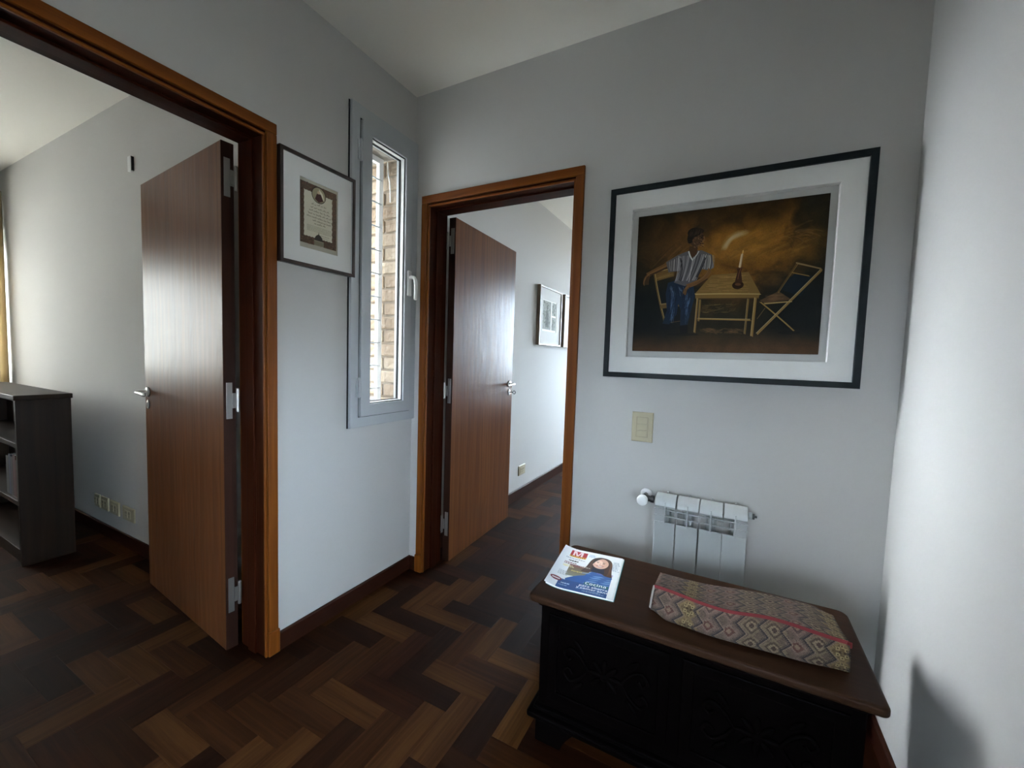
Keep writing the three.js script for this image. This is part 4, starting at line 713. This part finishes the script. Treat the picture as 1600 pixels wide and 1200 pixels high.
// ───────────────────────── radiator ─────────────────────────
{
  const g = group('radiator', 'white four section radiator on the wall behind the chest', 'radiator', [1.357, 0, 0]);
  const n = 4, sw = 0.0822;
  for (let i = 0; i < n; i++) {
    const x0 = i * sw + 0.0025, x1 = (i + 1) * sw - 0.0025, cx = (x0 + x1) / 2, list = [];
    const s = new THREE.Shape(); s.moveTo(0.036, 0.66); s.lineTo(0.036, 0.695); s.quadraticCurveTo(0.037, 0.711, 0.05, 0.711); s.lineTo(0.07, 0.708); s.quadraticCurveTo(0.099, 0.702, 0.102, 0.674); s.lineTo(0.098, 0.668); s.quadraticCurveTo(0.09, 0.69, 0.07, 0.69); s.lineTo(0.06, 0.66); s.closePath();
    const cap = new THREE.ExtrudeGeometry(s, { depth: x1 - x0 - 0.003, bevelEnabled: true, bevelThickness: 0.0015, bevelSize: 0.001, bevelSegments: 2, curveSegments: 10 }); cap.rotateY(-Math.PI / 2); cap.scale(-1, 1, 1);   // (z,y) profile swept along x
    const ix = cap.attributes.position; for (let k = 0; k < ix.count; k += 3) { const a = [ix.getX(k + 1), ix.getY(k + 1), ix.getZ(k + 1)]; ix.setXYZ(k + 1, ix.getX(k + 2), ix.getY(k + 2), ix.getZ(k + 2)); ix.setXYZ(k + 2, ...a); }
    cap.computeVertexNormals(); cap.translate(x0 + 0.0015, 0, 0); cap.deleteAttribute('uv'); cap.setAttribute('uv', new THREE.Float32BufferAttribute(new Float32Array(cap.attributes.position.count * 2), 2)); list.push(cap);
    list.push(bx(x0 - (i === 3 ? 0.0018 : 0), 0.1, 0.094, x1 + (i === 2 ? 0.0018 : 0), 0.61, 0.101, 0.002));                         // front plate
    list.push(bx(cx - 0.015, 0.1, 0.036, cx + 0.015, 0.69, 0.062, 0.006));         // water column
    list.push(bx(cx - 0.0022, 0.12, 0.062, cx + 0.0022, 0.66, 0.095));             // inner fin
    list.push(bx(cx - 0.0026, 0.604, 0.096, cx + 0.0026, 0.69, 0.1045, 0.0015));   // front rib over the opening
    list.push(bx(x0 - 0.0024, 0.657, 0.0955, x1 + 0.0024, 0.6612, 0.1025, 0.001), bx(x0 - 0.0024, 0.6325, 0.0955, x1 + 0.0024, 0.6365, 0.1025, 0.001));
    list.push(bx(x0, 0.605, 0.075, x0 + 0.002, 0.68, 0.096), bx(x1 - 0.002, 0.605, 0.075, x1, 0.68, 0.096));
    list.push(bx(cx - 0.02, 0.12, 0.03, cx + 0.02, 0.69, 0.034, 0.001), bx(cx - 0.003, 0.69, 0.026, cx + 0.003, 0.716, 0.04, 0.001));
    if (i === 0) list.push(bx(x0, 0.603, 0.088, cx, 0.685, 0.094)); if (i === n - 1) list.push(bx(cx, 0.603, 0.088, x1, 0.685, 0.094));
    list.push(bx(x0, 0.1, 0.036, x1, 0.125, 0.094, 0.004));
    mesh('section', list, M.radiator, g);
  }
  const X = n * sw, rot = (q, ax) => (ax === 'x' ? q.rotateZ(Math.PI / 2) : ax === 'z' ? q.rotateX(Math.PI / 2) : q);
  const put = (q, x, y, z) => { q.translate(x, y, z); return q; };
  mesh('end_plug', [put(rot(cyl(0.014, 0.014, 0.012), 'x'), X + 0.006, 0.684, 0.062)], M.radiator, g);
  mesh('bleed_valve', [put(rot(cyl(0.011, 0.011, 0.007, 6), 'x'), X + 0.0165, 0.684, 0.062), put(rot(cyl(0.004, 0.004, 0.012), 'x'), X + 0.022, 0.684, 0.062)], M.darkMetal, g);
  mesh('supply_pipe', [put(rot(cyl(0.009, 0.009, 0.055), 'z'), -0.048, 0.682, 0.03)], M.steelDull, g);
  mesh('wall_rosette', [put(rot(lathe([[0, 0], [0.024, 0], [0.023, 0.006], [0.016, 0.012], [0.0, 0.012]]), 'z'), -0.048, 0.682, 0.0005)], M.whitePlastic, g);
  const v = mesh('valve_body', [put(rot(cyl(0.012, 0.012, 0.036, 12), 'x'), -0.028, 0.682, 0.062), put(rot(cyl(0.015, 0.015, 0.012, 6), 'x'), -0.014, 0.682, 0.062), put(new THREE.SphereGeometry(0.015, 16, 12), -0.048, 0.682, 0.06), put(rot(cyl(0.012, 0.012, 0.022), 'z'), -0.048, 0.682, 0.072)], M.darkMetal, g);
  mesh('valve_knob', [put(rot(lathe([[0, 0], [0.017, 0], [0.02, 0.006], [0.021, 0.022], [0.0195, 0.029], [0.015, 0.032], [0, 0.033]]), 'z'), -0.048, 0.682, 0.08)], M.whitePlastic, v);
  for (const x of [0.08, 0.23]) mesh('bracket', bx(x, 0.63, 0, x + 0.02, 0.655, 0.036), M.steelDull, g);
}

// ───────────────────────── far room: pictures ─────────────────────────
const printTex = (seed) => canvasTex(384, 384, (c, w, h) => {
  const r = rng(seed); c.fillStyle = '#e9e9e4'; c.fillRect(0, 0, w, h);
  const blot = (x, y, ww, hh, n) => { c.fillStyle = '#8d908a'; c.fillRect(x, y, ww, hh); for (let i = 0; i < n; i++) { const k = 50 + Math.floor(r() * 130); c.fillStyle = `rgba(${k},${k + 2},${k - 4},.45)`; c.beginPath(); c.ellipse(x + 12 + r() * (ww - 24), y + 12 + r() * (hh - 24), 4 + r() * 10, 6 + r() * 12, r() * 3, 0, 7); c.fill(); } };
  blot(14, 16, 220, 340, 150); blot(256, 16, 110, 160, 60); blot(256, 196, 110, 160, 60);
  c.fillStyle = 'rgba(70,74,70,.6)'; c.beginPath(); c.ellipse(130, 90, 22, 28, 0, 0, 7); c.fill(); c.beginPath(); c.moveTo(100, 130); c.lineTo(160, 125); c.lineTo(180, 320); c.lineTo(90, 330); c.closePath(); c.fill();
});
framedPicture('framed_print', 'taupe framed grey print with white mat, seen whole through the far doorway', null, [BX + 0.001, 1.645, -1.945], Math.PI / 2, 0.545, 0.55, 0.018, 0.035, M.frameTaupe, [-0.19, -0.14, 0.15, 0.155], printTex(3), 0.022, false);
framedPicture('framed_print', 'second taupe framed print, mostly hidden by the far door frame', null, [BX + 0.001, 1.645, -2.575], Math.PI / 2, 0.545, 0.55, 0.018, 0.035, M.frameTaupe, [-0.12, -0.13, 0.13, 0.15], printTex(8), 0.022, false);

// ───────────────────────── left room: bookcase, books, curtain ─────────────────────────
{
  const g = group('bookcase', 'low dark wooden open bookcase against the left room wall', 'bookcase');
  const x0 = -3.0, x1 = -1.8, z0 = 0.885, z1 = 1.1, t = 0.028;
  mesh('top', bx(x0 - 0.008, 0.925, z0 - 0.006, x1 + 0.008, 0.953, z1 + 0.008, 0.004, 0), M.bookcase, g);
  for (const x of [x0, x1 - t]) mesh('side_panel', bx(x, 0, z0, x + t, 0.925, z1, 0.003), M.bookcase, g);
  for (const y of [0.06, 0.335, 0.66]) mesh('shelf', bx(x0 + t, y, z0 + 0.008, x1 - t, y + 0.026, z1 - 0.004, 0.002, 0), M.bookcase, g);
  mesh('back_panel', bx(x0 + t, 0.06, z0, x1 - t, 0.925, z0 + 0.007), M.bookcase, g);
  mesh('kick_board', bx(x0 + t, 0, z1 - 0.03, x1 - t, 0.06, z1 - 0.015), M.bookcase, g);
  const books = [[0.03, 0.25, [0.2, 0.18, 0.15], 'pale grey book at the right end of the bookcase shelf'], [0.045, 0.235, [0.07, 0.011, 0.009], 'thick dark red book next to the pale grey one in the bookcase'], [0.03, 0.215, [0.05, 0.022, 0.013], 'thin brown book between two dark red ones in the bookcase'], [0.05, 0.24, [0.055, 0.008, 0.008], 'tall dark red book left of the thin brown one'], [0.032, 0.225, [0.02, 0.018, 0.02], 'black book between dark red and navy ones in the bookcase'], [0.036, 0.235, [0.015, 0.02, 0.045], 'navy book in the bookcase, left of the black one'], [0.045, 0.22, [0.03, 0.028, 0.026], 'charcoal book farthest left of those in the bookcase']];
  let x = x1 - t - 0.003;
  for (const [w, h, col, label] of books) {
    const b = group('book', label, 'book', [x - w / 2, 0.3612, 0]);
    const cm = std({ color: new THREE.Color().setRGB(...col), roughness: 0.6 }), d0 = 0.925, d1 = 1.078;
    mesh('cover', [bx(-w / 2, 0, d0, -w / 2 + 0.002, h, d1), bx(w / 2 - 0.002, 0, d0, w / 2, h, d1), bx(-w / 2, 0, d1 - 0.002, w / 2, h, d1 + 0.001, 0.001)], cm, b);
    mesh('pages', bx(-w / 2 + 0.002, 0.004, d0 + 0.004, w / 2 - 0.002, h - 0.004, d1 - 0.002), M.paper, b);
    x -= w + 0.002;
  }
  // curtain hanging at the window, in soft folds
  const n = 60, pos = [], uv = [], idx = [], za = 0.709, zb = 1.0;
  for (let i = 0; i <= n; i++) for (let k = 0; k <= 10; k++) { const t2 = i / n, v = k / 10, z = mix(za, zb, t2), amp = 0.028 * (0.6 + 0.4 * v); pos.push(-3.74 + Math.sin(t2 * 34) * amp, mix(2.46, 0.06, v), z + Math.cos(t2 * 34) * 0.006); uv.push(z * 3, v * 2.4); }
  for (let i = 0; i < n; i++) for (let k = 0; k < 10; k++) { const a = i * 11 + k, b = a + 11; idx.push(a, a + 1, b, b, a + 1, b + 1); }
  const q = new THREE.BufferGeometry(); q.setAttribute('position', new THREE.Float32BufferAttribute(pos, 3)); q.setAttribute('uv', new THREE.Float32BufferAttribute(uv, 2)); q.setIndex(idx); q.computeVertexNormals();
  const c = group('curtain', 'warm cream curtain hanging by the window in the left room', 'curtain');
  mesh('fabric', q, M.curtain, c);
  const sheer = (name, label, x, z0, z1, y0, y1) => {
    const P = [], U = [], I = [], nn = 90;
    for (let i = 0; i <= nn; i++) for (const v of [0, 1]) { const t2 = i / nn; P.push(x + 0.018 * Math.sin(t2 * (z1 - z0) * 42), v ? y1 : y0, mix(z0, z1, t2)); U.push(t2, v); }
    for (let i = 0; i < nn; i++) { const a = i * 2; I.push(a, a + 1, a + 2, a + 2, a + 1, a + 3); }
    const sg = new THREE.BufferGeometry(); sg.setAttribute('position', new THREE.Float32BufferAttribute(P, 3)); sg.setAttribute('uv', new THREE.Float32BufferAttribute(U, 2)); sg.setIndex(I); sg.computeVertexNormals();
    const sgp = group(name, label, 'curtain'); mesh('fabric', sg, M.sheer, sgp);
  };
  sheer('added_sheer_curtain', 'added sheer white curtain that dims and spreads the left room window light', -3.8, 0.74, 2.96, 0.9, 2.462);  // unseen sheer, added to weaken and diffuse the window light
  const rod = cyl(0.011, 0.011, 2.3, 16); rod.rotateX(Math.PI / 2); rod.translate(-3.74, 2.475, 1.88);
  const cr = group('curtain_rod', 'curtain rod above the left room window', 'rod');
  mesh('rod', rod, M.steelDull, cr);
  for (const z of [0.745, 2.96]) mesh('bracket', bx(SX, 2.465, z, -3.735, 2.485, z + 0.015), M.steelDull, cr);
}

renderer.render(scene, camera);
